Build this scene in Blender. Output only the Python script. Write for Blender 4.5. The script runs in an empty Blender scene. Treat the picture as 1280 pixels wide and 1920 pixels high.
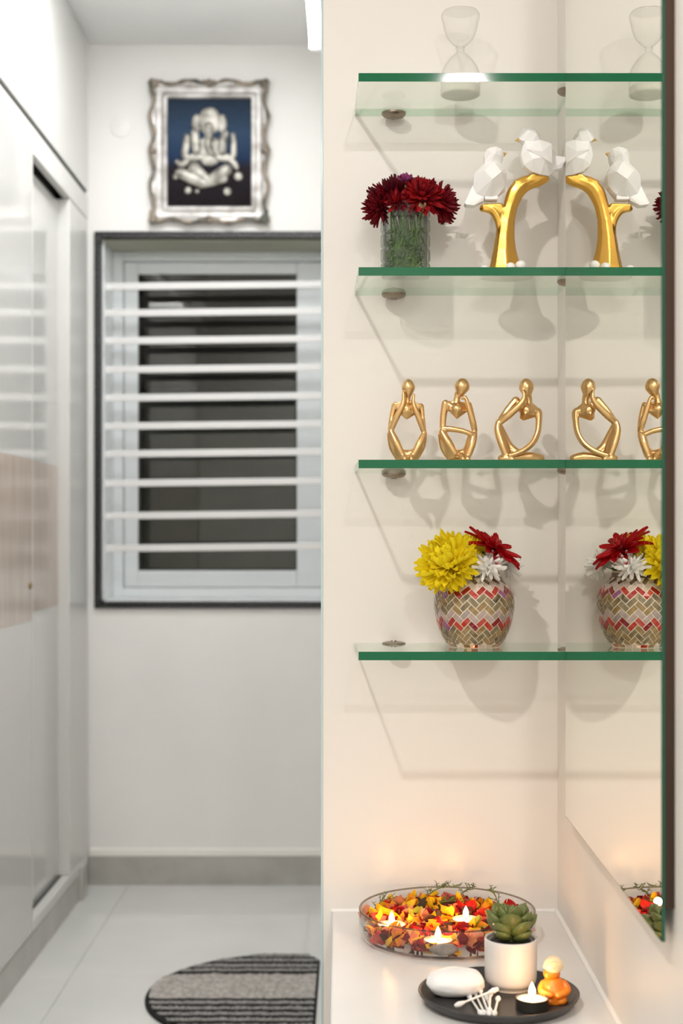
import bpy, bmesh, math, random
from mathutils import Vector, Matrix, Euler, noise
from math import pi, sin, cos, radians
random.seed(7)
C = bpy.context.scene.collection
CH = 1.145            # camera height; every coordinate below is relative to the camera height
F = 2700.0; VX = 658.0; VY = 1003.0

# ---------------------------------------------------------------- camera, world, lights, exposure
cam_d = bpy.data.cameras.new('camera'); cam = bpy.data.objects.new('camera', cam_d); C.objects.link(cam)
cam.location = (0, 0, CH); cam.rotation_euler = (pi/2, 0, 0)
cam_d.sensor_fit = 'VERTICAL'; cam_d.sensor_height = 36; cam_d.sensor_width = 24
cam_d.lens = F/1920*36
cam_d.shift_x = -(VX-640)/1920; cam_d.shift_y = (VY-960)/1920
cam_d.clip_start = 0.05
cam_d.dof.use_dof = True; cam_d.dof.focus_distance = 1.97; cam_d.dof.aperture_fstop = 5.0
bpy.context.scene.camera = cam
sc = bpy.context.scene
sc.view_settings.view_transform = 'Standard'; sc.view_settings.look = 'None'
sc.view_settings.gamma = 1.0; sc.view_settings.use_curve_mapping = False
sc.view_settings.exposure = 0.0
sc.cycles.max_bounces = 14; sc.cycles.diffuse_bounces = 6; sc.cycles.transparent_max_bounces = 24
w = bpy.data.worlds.new('world'); sc.world = w; w.use_nodes = True
w.node_tree.nodes['Background'].inputs[0].default_value = (0.30, 0.36, 0.45, 1)
w.node_tree.nodes['Background'].inputs[1].default_value = 0.05

CEIL = 1.605
def area(name, loc, size, power, col, size_y=None, shape='DISK', rot=(0, 0, 0)):
    d = bpy.data.lights.new(name, 'AREA'); d.shape = shape; d.size = size
    if size_y: d.size_y = size_y
    d.energy = power; d.color = col
    o = bpy.data.objects.new(name, d); o.location = (loc[0], loc[1], loc[2]+CH); o.rotation_euler = rot
    C.objects.link(o); return o
area('downlight_beam_front', (-0.60, 0.43, CEIL-0.012), 0.085, 28, (1.0, 0.93, 0.86))
area('downlight_beam_back', (0.40, -1.20, CEIL-0.012), 0.11, 30, (1.0, 0.945, 0.90))
area('near_fill_light', (-0.1, -1.9, CEIL-0.016), 0.5, 20, (1.0, 0.97, 0.93), 0.5, 'RECTANGLE')  # soft fill added behind the camera, out of view
area('hall_fill_light', (-0.46, 3.80, CEIL-0.016), 0.42, 14.5, (0.98, 0.99, 1.0), 0.42, 'RECTANGLE')  # unseen fill added to brighten the hall and far wall
area('outdoor_fill_light', (-0.4, 5.30, 1.9), 0.3, 1.3, (1.0, 0.93, 0.8))  # weak unseen fill added outside so the window view is not black

# ---------------------------------------------------------------- helpers
def PX(px, py, Y):
    return Vector(((px-VX)/F*Y, Y, (VY-py)/F*Y))

class MB:
    def __init__(s): s.v = []; s.f = []; s.m = []
    def add(s, vs, fs, m=0):
        k = len(s.v); s.v += [tuple(v) for v in vs]
        s.f += [tuple(i+k for i in f) for f in fs]; s.m += [m]*len(fs); return s
    def box(s, x0, x1, y0, y1, z0, z1, m=0):
        if x0 > x1: x0, x1 = x1, x0
        if y0 > y1: y0, y1 = y1, y0
        if z0 > z1: z0, z1 = z1, z0
        v = [(x0,y0,z0),(x1,y0,z0),(x1,y1,z0),(x0,y1,z0),(x0,y0,z1),(x1,y0,z1),(x1,y1,z1),(x0,y1,z1)]
        return s.add(v, [(0,3,2,1),(4,5,6,7),(0,1,5,4),(1,2,6,5),(2,3,7,6),(3,0,4,7)], m)
    def lathe(s, prof, c, seg=48, m=0, close=True, rot=None, sx=1, sy=1):
        vs = []; fs = []
        n = len(prof)
        for r, z in prof:
            for k in range(seg):
                a = 2*pi*k/seg
                p = Vector((r*cos(a)*sx, r*sin(a)*sy, z))
                if rot is not None: p = rot @ p
                vs.append(p+Vector(c))
        for i in range(n-1):
            for k in range(seg):
                j = (k+1) % seg
                fs.append((i*seg+k, i*seg+j, (i+1)*seg+j, (i+1)*seg+k))
        if close:
            if prof[0][0] > 0: fs.append(tuple(reversed(range(seg))))
            if prof[-1][0] > 0: fs.append(tuple((n-1)*seg+k for k in range(seg)))
        return s.add(vs, fs, m)
    def tube(s, pts, rad, seg=12, m=0, sub=4, flat=1.0):
        pts = [Vector(p) for p in pts]
        if isinstance(rad, (int, float)): rad = [rad]*len(pts)
        P = []; R = []
        n = len(pts)
        if sub > 1 and n > 2:
            for i in range(n-1):
                p0 = pts[max(i-1, 0)]; p1 = pts[i]; p2 = pts[i+1]; p3 = pts[min(i+2, n-1)]
                for q in range(sub):
                    t = q/sub
                    P.append(0.5*((2*p1)+(p2-p0)*t+(2*p0-5*p1+4*p2-p3)*t*t+(3*p1-p0-3*p2+p3)*t**3))
                    R.append(rad[i]*(1-t)+rad[i+1]*t)
            P.append(pts[-1]); R.append(rad[-1])
        else: P = pts; R = list(rad)
        # rounded ends
        d0 = (P[0]-P[1]).normalized(); d1 = (P[-1]-P[-2]).normalized()
        r0, r1 = R[0], R[-1]
        A = [(P[0]+d0*r0*k, r0*q) for k, q in ((.97, .2), (.75, .62), (.42, .9))]
        Bq = [(P[-1]+d1*r1*k, r1*q) for k, q in ((.42, .9), (.75, .62), (.97, .2))]
        P = [a for a, _ in A]+P+[b for b, _ in Bq]; R = [q for _, q in A]+R+[q for _, q in Bq]
        vs = []; fs = []
        up = None
        for i, p in enumerate(P):
            t = (P[min(i+1, len(P)-1)]-P[max(i-1, 0)]).normalized()
            if up is None:
                ref = Vector((0, 1, 0)) if abs(t.y) < .9 else Vector((1, 0, 0))
                up = (ref-t*ref.dot(t)).normalized()
            else:
                up = (up-t*up.dot(t))
                up = up.normalized() if up.length > 1e-6 else Vector((0, 1, 0))
            sd = t.cross(up)
            for k in range(seg):
                a = 2*pi*k/seg
                vs.append(p+up*cos(a)*R[i]*flat+sd*sin(a)*R[i])
        for i in range(len(P)-1):
            for k in range(seg):
                j = (k+1) % seg
                fs.append((i*seg+k, i*seg+j, (i+1)*seg+j, (i+1)*seg+k))
        fs.append(tuple(reversed(range(seg)))); fs.append(tuple((len(P)-1)*seg+k for k in range(seg)))
        return s.add(vs, fs, m)
    def ball(s, c, r, seg=20, rings=12, rot=None, m=0, fn=None):
        if isinstance(r, (int, float)): r = (r, r, r)
        vs = []; fs = []
        def T(x, y, z):
            p = Vector((x, y, z))
            if fn: p = p*fn(p)
            p = Vector((p.x*r[0], p.y*r[1], p.z*r[2]))
            if rot is not None: p = rot @ p
            return p+Vector(c)
        vs.append(T(0, 0, 1))
        for i in range(1, rings):
            t = pi*i/rings
            for k in range(seg):
                a = 2*pi*k/seg
                vs.append(T(sin(t)*cos(a), sin(t)*sin(a), cos(t)))
        vs.append(T(0, 0, -1))
        for k in range(seg): fs.append((0, 1+k, 1+(k+1) % seg))
        for i in range(rings-2):
            for k in range(seg):
                j = (k+1) % seg; a = 1+i*seg
                fs.append((a+k, a+seg+k, a+seg+j, a+j))
        a = 1+(rings-2)*seg
        for k in range(seg): fs.append((a+k, len(vs)-1, a+(k+1) % seg))
        return s.add(vs, fs, m)
    def hull(s, pts, m=0):
        bm = bmesh.new()
        for p in pts: bm.verts.new(p)
        bmesh.ops.convex_hull(bm, input=bm.verts)
        dead = [v for v in bm.verts if not v.link_faces]
        bmesh.ops.delete(bm, geom=dead, context='VERTS')
        bm.verts.index_update()
        vs = [v.co.copy() for v in bm.verts]; fs = [tuple(v.index for v in f.verts) for f in bm.faces]
        bm.free(); return s.add(vs, fs, m)
    def prism(s, poly, z0, z1, m=0, mtop=None):
        n = len(poly)
        vs = [(x, y, z0) for x, y in poly]+[(x, y, z1) for x, y in poly]
        s.add(vs, [tuple(reversed(range(n))), tuple(range(n, 2*n))], m if mtop is None else mtop)
        k = len(s.v)-2*n
        for i in range(n):
            j = (i+1) % n
            s.f.append((k+i, k+j, k+n+j, k+n+i)); s.m.append(m)
        return s

OFF = {}
def origin(o): return OFF.get(o.name, Vector((0, 0, 0)))
def link(o, parent=None):
    C.objects.link(o)
    if parent is not None: o.parent = parent
def thing(name, loc, label, cat, group=None):
    o = bpy.data.objects.new(name, None); o.empty_display_size = 0.02
    o.location = (loc[0], loc[1], loc[2]+CH); link(o)
    OFF[o.name] = Vector((loc[0], loc[1], loc[2]+CH))
    o['label'] = label; o['category'] = cat
    if group: o['group'] = group
    return o
def tag(o, label=None, cat=None, group=None, kind=None):
    if label: o['label'] = label
    if cat: o['category'] = cat
    if group: o['group'] = group
    if kind: o['kind'] = kind
    return o
def obj(name, mb, mats, parent=None, smooth=False, bevel=0, label=None, recalc=True, base=None):
    """links one mesh; coordinates are camera-height world coordinates"""
    if not isinstance(mats, (list, tuple)): mats = [mats]
    me = bpy.data.meshes.new(name)
    L = origin(parent) if parent is not None else (Vector((base[0], base[1], base[2]+CH)) if base is not None else Vector((0, 0, 0)))
    sh = Vector((0, 0, CH))-L
    me.from_pydata([(v[0]+sh.x, v[1]+sh.y, v[2]+sh.z) for v in mb.v], [], mb.f)
    for m in mats: me.materials.append(m)
    me.polygons.foreach_set('material_index', mb.m)
    if recalc:
        bm = bmesh.new(); bm.from_mesh(me); bmesh.ops.recalc_face_normals(bm, faces=bm.faces); bm.to_mesh(me); bm.free()
    if smooth:
        me.polygons.foreach_set('use_smooth', [True]*len(me.polygons))
        if smooth == 'auto':
            try: me.set_sharp_from_angle(angle=radians(38))
            except Exception: pass
    me.update()
    o = bpy.data.objects.new(name, me); link(o, parent)
    if parent is None and base is not None: o.location = L; OFF[o.name] = L
    elif parent is not None: OFF[o.name] = L
    if bevel:
        b = o.modifiers.new('bevel', 'BEVEL'); b.width = bevel; b.segments = 2; b.limit_method = 'ANGLE'
    if label: o['label'] = label
    return o
def fuse(o, voxel, smooth=6, fac=0.5):
    r = o.modifiers.new('r', 'REMESH'); r.mode = 'VOXEL'; r.voxel_size = voxel
    if smooth:
        s = o.modifiers.new('s', 'SMOOTH'); s.iterations = smooth; s.factor = fac
    bpy.context.view_layer.update()
    dg = bpy.context.evaluated_depsgraph_get()
    me = bpy.data.meshes.new_from_object(o.evaluated_get(dg))
    me.name = o.name
    o.modifiers.clear(); o.data = me
    me.polygons.foreach_set('use_smooth', [True]*len(me.polygons))
    return o

# ---------------------------------------------------------------- materials
def mat(name, col=(.8, .8, .8), rough=.5, metal=0, spec=.5, coat=0, **k):
    m = bpy.data.materials.new(name); m.use_nodes = True
    b = m.node_tree.nodes['Principled BSDF']
    b.inputs['Base Color'].default_value = (*col, 1); b.inputs['Roughness'].default_value = rough
    b.inputs['Metallic'].default_value = metal; b.inputs['Specular IOR Level'].default_value = spec
    b.inputs['Coat Weight'].default_value = coat; b.inputs['Coat Roughness'].default_value = k.get('coat_rough', .05)
    if 'sss' in k:
        b.inputs['Subsurface Weight'].default_value = k['sss']; b.inputs['Subsurface Scale'].default_value = k.get('sss_scale', .01)
        b.inputs['Subsurface Radius'].default_value = k.get('sss_rad', (1, .5, .3))
    if 'emit' in k:
        b.inputs['Emission Color'].default_value = (*k['emit'], 1); b.inputs['Emission Strength'].default_value = k['strength']
    m.use_backface_culling = False
    return m
def vary(m, c1, c2, scale=20, detail=4, bump=0, coord='Object', lo=.35, hi=.65, bscale=None, stretch=None, c3=None):
    nt = m.node_tree; N = nt.nodes; Lk = nt.links; b = N['Principled BSDF']
    tc = N.new('ShaderNodeTexCoord'); mp = N.new('ShaderNodeMapping')
    if stretch: mp.inputs['Scale'].default_value = stretch
    Lk.new(tc.outputs[coord], mp.inputs[0])
    nz = N.new('ShaderNodeTexNoise'); nz.inputs['Scale'].default_value = scale; nz.inputs['Detail'].default_value = detail
    Lk.new(mp.outputs[0], nz.inputs['Vector'])
    cr = N.new('ShaderNodeValToRGB'); cr.color_ramp.elements[0].position = lo; cr.color_ramp.elements[1].position = hi
    cr.color_ramp.elements[0].color = (*c1, 1); cr.color_ramp.elements[1].color = (*c2, 1)
    if c3:
        e = cr.color_ramp.elements.new((lo+hi)/2); e.color = (*c3, 1)
    Lk.new(nz.outputs['Fac'], cr.inputs[0]); Lk.new(cr.outputs[0], b.inputs['Base Color'])
    if bump:
        n2 = N.new('ShaderNodeTexNoise'); n2.inputs['Scale'].default_value = bscale or scale*4; n2.inputs['Detail'].default_value = 3
        Lk.new(mp.outputs[0], n2.inputs['Vector'])
        bp = N.new('ShaderNodeBump'); bp.inputs['Strength'].default_value = bump; bp.inputs['Distance'].default_value = .002
        Lk.new(n2.outputs['Fac'], bp.inputs['Height']); Lk.new(bp.outputs[0], b.inputs['Normal'])
    return m
def glass(name, tint=(.96, .98, .97), edge=(.7, .76, .73), ior=1.45, rough=0.0, refl=1.0, blend=.25):
    """thin-walled glass: light passes straight through, the surface mirrors by Fresnel, grazing paths are darker"""
    m = bpy.data.materials.new(name); m.use_nodes = True; nt = m.node_tree; N = nt.nodes; Lk = nt.links
    N.clear()
    out = N.new('ShaderNodeOutputMaterial'); tr = N.new('ShaderNodeBsdfTransparent'); gl = N.new('ShaderNodeBsdfGlossy')
    gl.inputs['Roughness'].default_value = rough; gl.inputs['Color'].default_value = (refl, refl, refl, 1)
    lw = N.new('ShaderNodeLayerWeight'); lw.inputs['Blend'].default_value = .5
    f0 = ((ior-1)/(ior+1))**2
    pw = N.new('ShaderNodeMath'); pw.operation = 'POWER'; pw.inputs[1].default_value = 5; Lk.new(lw.outputs['Facing'], pw.inputs[0])
    fr = N.new('ShaderNodeMath'); fr.operation = 'MULTIPLY_ADD'; fr.inputs[1].default_value = 1-f0; fr.inputs[2].default_value = f0
    Lk.new(pw.outputs[0], fr.inputs[0])
    pt = N.new('ShaderNodeMath'); pt.operation = 'POWER'; pt.inputs[1].default_value = 1/blend; Lk.new(lw.outputs['Facing'], pt.inputs[0])
    mx = N.new('ShaderNodeMix'); mx.data_type = 'RGBA'
    mx.inputs[6].default_value = (*tint, 1); mx.inputs[7].default_value = (*edge, 1)
    Lk.new(pt.outputs[0], mx.inputs[0]); Lk.new(mx.outputs[2], tr.inputs['Color'])
    ms = N.new('ShaderNodeMixShader')
    Lk.new(fr.outputs[0], ms.inputs[0]); Lk.new(tr.outputs[0], ms.inputs[1]); Lk.new(gl.outputs[0], ms.inputs[2])
    Lk.new(ms.outputs[0], out.inputs[0]); return m
def emis(name, col, strength):
    m = bpy.data.materials.new(name); m.use_nodes = True; nt = m.node_tree; nt.nodes.clear()
    o = nt.nodes.new('ShaderNodeOutputMaterial'); e = nt.nodes.new('ShaderNodeEmission')
    e.inputs[0].default_value = (*col, 1); e.inputs[1].default_value = strength
    nt.links.new(e.outputs[0], o.inputs[0]); return m

M_wall = vary(mat('hall_paint', rough=.55, spec=.3), (.735, .725, .70), (.77, .76, .735), 2.5, 3, .04, bscale=60)
M_ceil = vary(mat('ceiling_paint', rough=.7, spec=.2), (.74, .74, .73), (.77, .77, .76), 2, 2, .03, bscale=50)
M_niche = vary(mat('niche_laminate', rough=.28, spec=.45), (.77, .735, .70), (.80, .765, .73), 1.8, 3, .02, bscale=25)
M_side = vary(mat('niche_side_paint', rough=.45, spec=.35), (.74, .71, .67), (.78, .745, .71), 5, 3, .08, bscale=30)
M_tile = vary(mat('floor_tile', rough=.10, spec=.55), (.56, .565, .54), (.62, .62, .595), 3, 5, 0, lo=.3, hi=.7)
M_grout = mat('floor_grout', (.50, .49, .46), .8)
M_skirt = vary(mat('skirting_tile', rough=.3), (.35, .34, .31), (.41, .40, .37), 12, 4)
M_lip = mat('skirting_lip', (.80, .78, .73), .5)
M_gloss = vary(mat('white_gloss_laminate', rough=.09, spec=.5), (.49, .485, .465), (.53, .525, .505), 1.2, 2)
M_rail = mat('white_rail_enamel', (.56, .555, .53), .3)
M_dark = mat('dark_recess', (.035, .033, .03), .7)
M_gap_shade = mat('grey_gap_shade', (.30, .29, .27), .6)
M_taupe = vary(mat('taupe_laminate', rough=.22, spec=.45), (.40, .33, .285), (.46, .39, .335), 6, 5, 0, stretch=(1, 6, .6))
M_brass = mat('aged_brass', (.25, .17, .07), .4, .8)
M_granite = vary(mat('black_granite', rough=.25), (.010, .011, .013), (.028, .030, .033), 90, 3, lo=.5, hi=.8)
M_upvc = mat('white_upvc', (.70, .73, .74), .3)
M_reveal = vary(mat('window_marble', rough=.2), (.66, .69, .69), (.76, .785, .79), 14, 5, stretch=(1, 1, 2.5), lo=.3, hi=.6)
M_bar = mat('grille_enamel', (.70, .69, .68), .35)
M_pane = glass('window_glass', (.80, .82, .80), (.5, .52, .5), 1.5)
M_out = vary(mat('outside_render', rough=.9), (.20, .20, .165), (.27, .265, .22), 3, 5)
M_outbrown = vary(mat('outside_brown_panel', rough=.6), (.055, .035, .028), (.09, .06, .045), 4, 4)
M_shelf = glass('shelf_glass', (.962, .982, .958), (.88, .94, .89), 1.5)
def edge_mat(name, c, rough=.06):
    return mat(name, c, rough, 0, .34)
M_edge = edge_mat('green_glass_edge', (.006, .125, .052))
M_edge_side = mat('grey_green_glass_edge', (.40, .52, .43), .2)
M_edge_back = glass('pale_green_glass_edge', (.80, .91, .84), (.55, .72, .62), 1.5)
M_clamp = mat('bronze_clamp', (.30, .25, .20), .32, .9)
M_mirror = mat('mirror_silver', (.90, .91, .86), .0, 1.0)
M_medge = mat('mirror_glass_edge', (.012, .085, .05), .1)
M_ply = vary(mat('dark_plywood', rough=.6), (.020, .007, .0015), (.045, .016, .004), 8, 4, stretch=(1, 1, .15))
M_counter = vary(mat('counter_stone', rough=.27, spec=.3), (.70, .69, .68), (.74, .73, .72), 6, 4)
M_caulk = mat('white_caulk', (.86, .85, .83), .45)
M_clear = glass('clear_glass', (.985, .985, .98), (.62, .62, .60), 1.45, blend=.3)
M_bowlglass = glass('bowl_glass', (.992, .992, .99), (.70, .69, .65), 1.42, blend=.25)
M_vaseglass = glass('pressed_glass', (.93, .96, .94), (.16, .22, .19), 1.5, .01, blend=.5)
M_sand = vary(mat('white_sand', rough=.9), (.74, .71, .64), (.84, .81, .75), 400, 2)
M_gold = mat('satin_gold', (.74, .48, .22), .28, 1.0)
M_branch = mat('branch_gold', (.80, .46, .10), .30, 1.0)
M_beak = mat('beak_gold', (.85, .58, .20), .3, 1.0)
M_bird = mat('matt_white_resin', (.94, .93, .93), .45, 0, .4)
M_pebble = mat('white_pebble_resin', (.88, .87, .86), .4)
M_base = mat('statue_base_resin', (.62, .58, .46), .4)
M_green = vary(mat('stem_green', rough=.45), (.035, .10, .012), (.15, .27, .045), 60, 2)
M_sprig = vary(mat('sprig_green', rough=.6), (.04, .075, .015), (.12, .17, .04), 90, 2)
def petal_mat(name, a, b, rough=.5, sc_=60, thin=.35):
    m = vary(mat(name, rough=rough, spec=.3, sss=.0), a, b, sc_, 3)
    nt = m.node_tree; N = nt.nodes; b_ = N['Principled BSDF']; out = N['Material Output']
    tr = N.new('ShaderNodeBsdfTranslucent'); ms = N.new('ShaderNodeMixShader'); ms.inputs[0].default_value = thin
    nt.links.new(b_.inputs['Base Color'].links[0].from_socket, tr.inputs['Color'])
    nt.links.new(b_.outputs[0], ms.inputs[1]); nt.links.new(tr.outputs[0], ms.inputs[2]); nt.links.new(ms.outputs[0], out.inputs[0])
    return m
M_crim = petal_mat('crimson_petal', (.10, .003, .008), (.30, .008, .018))
M_crim2 = petal_mat('bright_crimson_petal', (.34, .008, .012), (.56, .02, .03))
M_marn = petal_mat('maroon_petal', (.05, .003, .008), (.15, .006, .018))
M_purple = petal_mat('magenta_petal', (.25, .03, .14), (.50, .12, .36))
M_yel = petal_mat('yellow_petal', (1.0, .82, .012), (1.0, .90, .05), thin=.12)
M_red = petal_mat('gerbera_red_petal', (.34, .002, .006), (.52, .008, .012), .35)
M_white = petal_mat('white_petal', (.92, .91, .88), (.97, .97, .95), thin=.2)
M_beige = petal_mat('beige_bud', (.45, .33, .18), (.6, .48, .3))
M_vcore = mat('cream_grout', (.80, .72, .57), .6)
M_ceramic = vary(mat('white_ceramic', rough=.42), (.66, .635, .61), (.70, .675, .65), 8, 2)
M_soil = vary(mat('dark_soil', rough=.9), (.012, .010, .008), (.045, .038, .03), 200, 3, .6)
M_potrim = mat('plastic_pot_rim', (.35, .34, .32), .3)
M_succ = vary(mat('succulent_leaf', rough=.4), (.075, .105, .02), (.18, .195, .05), 30, 2)
M_tray = vary(mat('charcoal_tray', rough=.42), (.028, .027, .027), (.05, .048, .046), 20, 3)
M_soap = mat('white_soap', (.87, .87, .87), .55, sss=.1)
M_cotton = vary(mat('cotton', rough=1), (.86, .85, .84), (.92, .91, .90), 300, 2, .4)
M_stick = mat('swab_stick', (.84, .83, .81), .4)
M_wax = mat('white_wax', (.92, .86, .76), .35, sss=.6, sss_scale=.02, sss_rad=(1, .7, .45))
M_tin = mat('tealight_tin', (.62, .56, .48), .35, .8)
M_cup = mat('dark_tealight_cup', (.06, .055, .05), .3, .6)
M_wick = mat('burnt_wick', (.02, .015, .01), .9)
M_flame = emis('flame', (1.0, .74, .38), 40)
M_orange = vary(mat('orange_wax', rough=.35, sss=.35, sss_scale=.012, sss_rad=(1, .35, .05)), (.74, .17, .008), (.84, .25, .015), 60, 3)
M_cream = vary(mat('cream_wax', rough=.4, sss=.35, sss_scale=.012, sss_rad=(1, .7, .4)), (.86, .66, .38), (.88, .74, .50), 60, 3)
M_fsilver = vary(mat('picture_frame_silver', rough=.38, metal=.35), (.26, .24, .22), (.56, .545, .53), 18, 4, .3)
M_fpatina = vary(mat('picture_frame_patina', rough=.5, metal=.4), (.06, .068, .055), (.30, .24, .19), 30, 4, .5)
M_fig = vary(mat('relief_silver', rough=.42, metal=.3), (.07, .062, .05), (.46, .44, .39), 26, 5, .5, lo=.3, hi=.6)
M_rugd = vary(mat('rug_black_yarn', rough=1, spec=.1), (.010, .010, .010), (.035, .034, .032), 160, 3, .8)
M_rugm = vary(mat('rug_grey_yarn', rough=1, spec=.1), (.16, .155, .148), (.33, .315, .30), 160, 3, .8)
M_rugl = vary(mat('rug_light_yarn', rough=1, spec=.1), (.26, .24, .22), (.44, .41, .38), 90, 4, .8)
M_pale = mat('pale_glass_trim', (.50, .63, .66), .15)
M_led = emis('led_diffuser', (.985, .99, 1.0), 104)
M_fix = mat('fixture_white', (.8, .8, .8), .4)
M_downl = emis('downlight_lens', (1, .93, .85), 8)

# ---------------------------------------------------------------- setting
FL = -CH; YW = 4.72; YN = 2.104
XL, XR, YB = -1.50, 1.40, -2.60
def struct(name, mb, m, bevel=0, smooth=False, parent=None):
    o = obj(name, mb, m, parent, smooth, bevel)
    if parent is None: o['kind'] = 'structure'
    return o
floor = struct('floor', MB().box(XL-.1, XR+.1, YB-.1, YW+.35, FL-.06, FL-.0035), M_grout)
ys = [4.33+.6-.6*k for k in range(0, 13)]
xs = [-.127-.6*3+.6*k for k in range(0, 7)]
for y1 in ys:
    y0 = y1-.6
    for x0 in xs:
        a, b_, c, d = max(x0+.0006, XL), min(x0+.5994, XR), max(y0+.0006, YB), min(y1-.0006, YW)
        if b_-a < .02 or d-c < .02: continue
        t = obj('floor_tile', MB().box(a, b_, c, d, FL-.0035, FL), M_tile, floor, bevel=.0004)
struct('ceiling', MB().box(XL-.1, XR+.1, YB-.1, YW+.35, CEIL, CEIL+.08), M_ceil)
struct('wall_left', MB().box(XL-.1, XL, YB, YW+.3, FL, CEIL), M_wall)
struct('wall_near', MB().box(XL-.1, XR+.1, YB-.1, YB, FL, CEIL), M_wall)
struct('wall_room_right', MB().box(XR, XR+.1, YB, 1.25, FL, CEIL), M_wall)
# far wall with the window opening
wx0, wx1 = (190-VX)/F*YW, -.036
wz0, wz1 = (VY-1128)/F*YW, (VY-447)/F*YW
D = .24
far = MB()
far.box(XL, wx0, YW, YW+D, FL, CEIL).box(wx1, .35, YW, YW+D, FL, CEIL)
far.box(wx0, wx1, YW, YW+D, FL, wz0).box(wx0, wx1, YW, YW+D, wz1, CEIL)
struct('wall_far', far, M_wall)
# hall right wall (behind the niche) and niche walls
struct('wall_right', MB().box(-.030, .35, YN+.03, YW, FL, CEIL), M_wall)
struct('wall_niche', MB().box(-.041, .42, YN, YN+.03, FL, CEIL), M_niche)
struct('wall_side', MB().box(.3015, XR+.1, 1.25, YN+.03, FL, CEIL), M_side)
struct('trim_1', MB().box(-.0440, -.0411, YN-.001, YN+.03, FL, CEIL), M_pale)
bb = struct('baseboard_far', MB().box(-.86, -.03, YW-.012, YW, FL, FL+.093), M_skirt, .001)
struct('trim_2', MB().box(-.86, -.03, YW-.009, YW, FL+.093, FL+.118), M_lip, .003)
# window
win = struct('window_1', MB().box(wx0, wx1, YW+D-.03, YW+D-.005, wz1-.001, wz1+.0), M_upvc)
def wpart(name, mb, m, bevel=0, parent=win): return obj(name, mb, m, parent, bevel=bevel)
g = .021
wpart('granite_surround', MB().box(wx0-g, wx0, YW-.012, YW+.02, wz0-g, wz1+g).box(wx1, wx1+g*.5, YW-.012, YW+.0, wz0-g, wz1+g)
      .box(wx0, wx1, YW-.012, YW+.02, wz1, wz1+g).box(wx0, wx1, YW-.012, YW+.02, wz0-g, wz0), M_granite, .001)
M_soffit_shaded = mat('shaded_window_soffit', (.40, .40, .31), .5)  # dark greenish colour stands for the unlit underside of the reveal
wpart('reveal', MB().box(wx0, wx0+.006, YW+.02, YW+D-.03, wz0, wz1).box(wx1-.006, wx1, YW+.02, YW+D-.03, wz0, wz1)
      .box(wx0, wx1, YW+.02, YW+D-.03, wz0, wz0+.006), M_reveal)
wpart('soffit', MB().box(wx0+.006, wx1-.006, YW+.02, YW+D-.03, wz1-.006, wz1), M_soffit_shaded)
YF = YW+D-.05
ix0, ix1 = (258-VX)/F*YF, (556-VX)/F*YF
iz0, iz1 = (VY-1070)/F*YF, (VY-513)/F*YF
ax0, ax1, az0, az1 = wx0+.006, wx1-.006, wz0+.006, wz1-.006
fr = MB()
fo = [(ax0, ax1, az0, az1, 0), ]
mx0, mx1, mz0, mz1 = ax0+.035, ax1-.035, az0+.032, az1-.032
fr.box(ax0, mx0, YF, YF+.045, az0, az1).box(mx1, ax1, YF, YF+.045, az0, az1).box(mx0, mx1, YF, YF+.045, az0, mz0).box(mx0, mx1, YF, YF+.045, mz1, az1)
wpart('window_frame', fr, M_upvc, .003)
sh = MB(); y0 = YF+.010
sh.box(mx0+.002, ix0, y0, y0+.03, mz0+.002, mz1-.002).box(ix1, mx1-.002, y0, y0+.03, mz0+.002, mz1-.002)
sh.box(ix0, ix1, y0, y0+.03, mz0+.002, iz0).box(ix0, ix1, y0, y0+.03, iz1, mz1-.002)
wpart('sash', sh, M_upvc, .003)
wpart('gasket', MB().box(ix0, ix0+.006, y0+.008, y0+.02, iz0, iz1).box(ix1-.006, ix1, y0+.008, y0+.02, iz0, iz1)
      .box(ix0, ix1, y0+.008, y0+.02, iz0, iz0+.006).box(ix0, ix1, y0+.008, y0+.02, iz1-.006, iz1), M_dark)
wpart('window_pane', MB().add([(ix0, y0+.024, iz0), (ix1, y0+.024, iz0), (ix1, y0+.028, iz0), (ix0, y0+.028, iz0), (ix0, y0+.002, iz1), (ix1, y0+.002, iz1), (ix1, y0+.006, iz1), (ix0, y0+.006, iz1)], [(0,3,2,1),(4,5,6,7),(0,1,5,4),(1,2,6,5),(2,3,7,6),(3,0,4,7)]), M_pane)
for yy in (535, 585, 637, 691, 744, 797, 849, 904, 965, 1026):
    zc = (VY-yy)/F*(YW+.05)
    mb = MB(); tl = .0045
    x0, x1 = wx0+.004, wx1-.004
    h = .0115
    vs = [(x0, YW+.046, zc-h-tl), (x1, YW+.046, zc-h+tl), (x1, YW+.054, zc-h+tl), (x0, YW+.054, zc-h-tl),
          (x0, YW+.046, zc+h-tl), (x1, YW+.046, zc+h+tl), (x1, YW+.054, zc+h+tl), (x0, YW+.054, zc+h-tl)]
    mb.add(vs, [(0,3,2,1),(4,5,6,7),(0,1,5,4),(1,2,6,5),(2,3,7,6),(3,0,4,7)])
    wpart('grille_bar', mb, M_bar, .002)
# outside, seen dimly through the pane
tag(obj('compound_wall', MB().box(-2.2, 1.4, 6.2, 6.3, FL-.3, .62), M_out, base=(-.4, 6.2, FL-.3)), 'dim olive grey compound wall outside behind the window bars', 'wall')
tag(obj('timber_fascia', MB().box(-2.2, 1.4, 6.12, 6.2, .62, 1.5), M_outbrown, base=(-.4, 6.15, .62)), 'dark brown boarding outside behind the upper window bars', 'boarding')
obj('ground', MB().box(-2.2, 1.4, YW+D, 6.5, FL-.4, FL-.3), M_out)['kind'] = 'structure'

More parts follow.
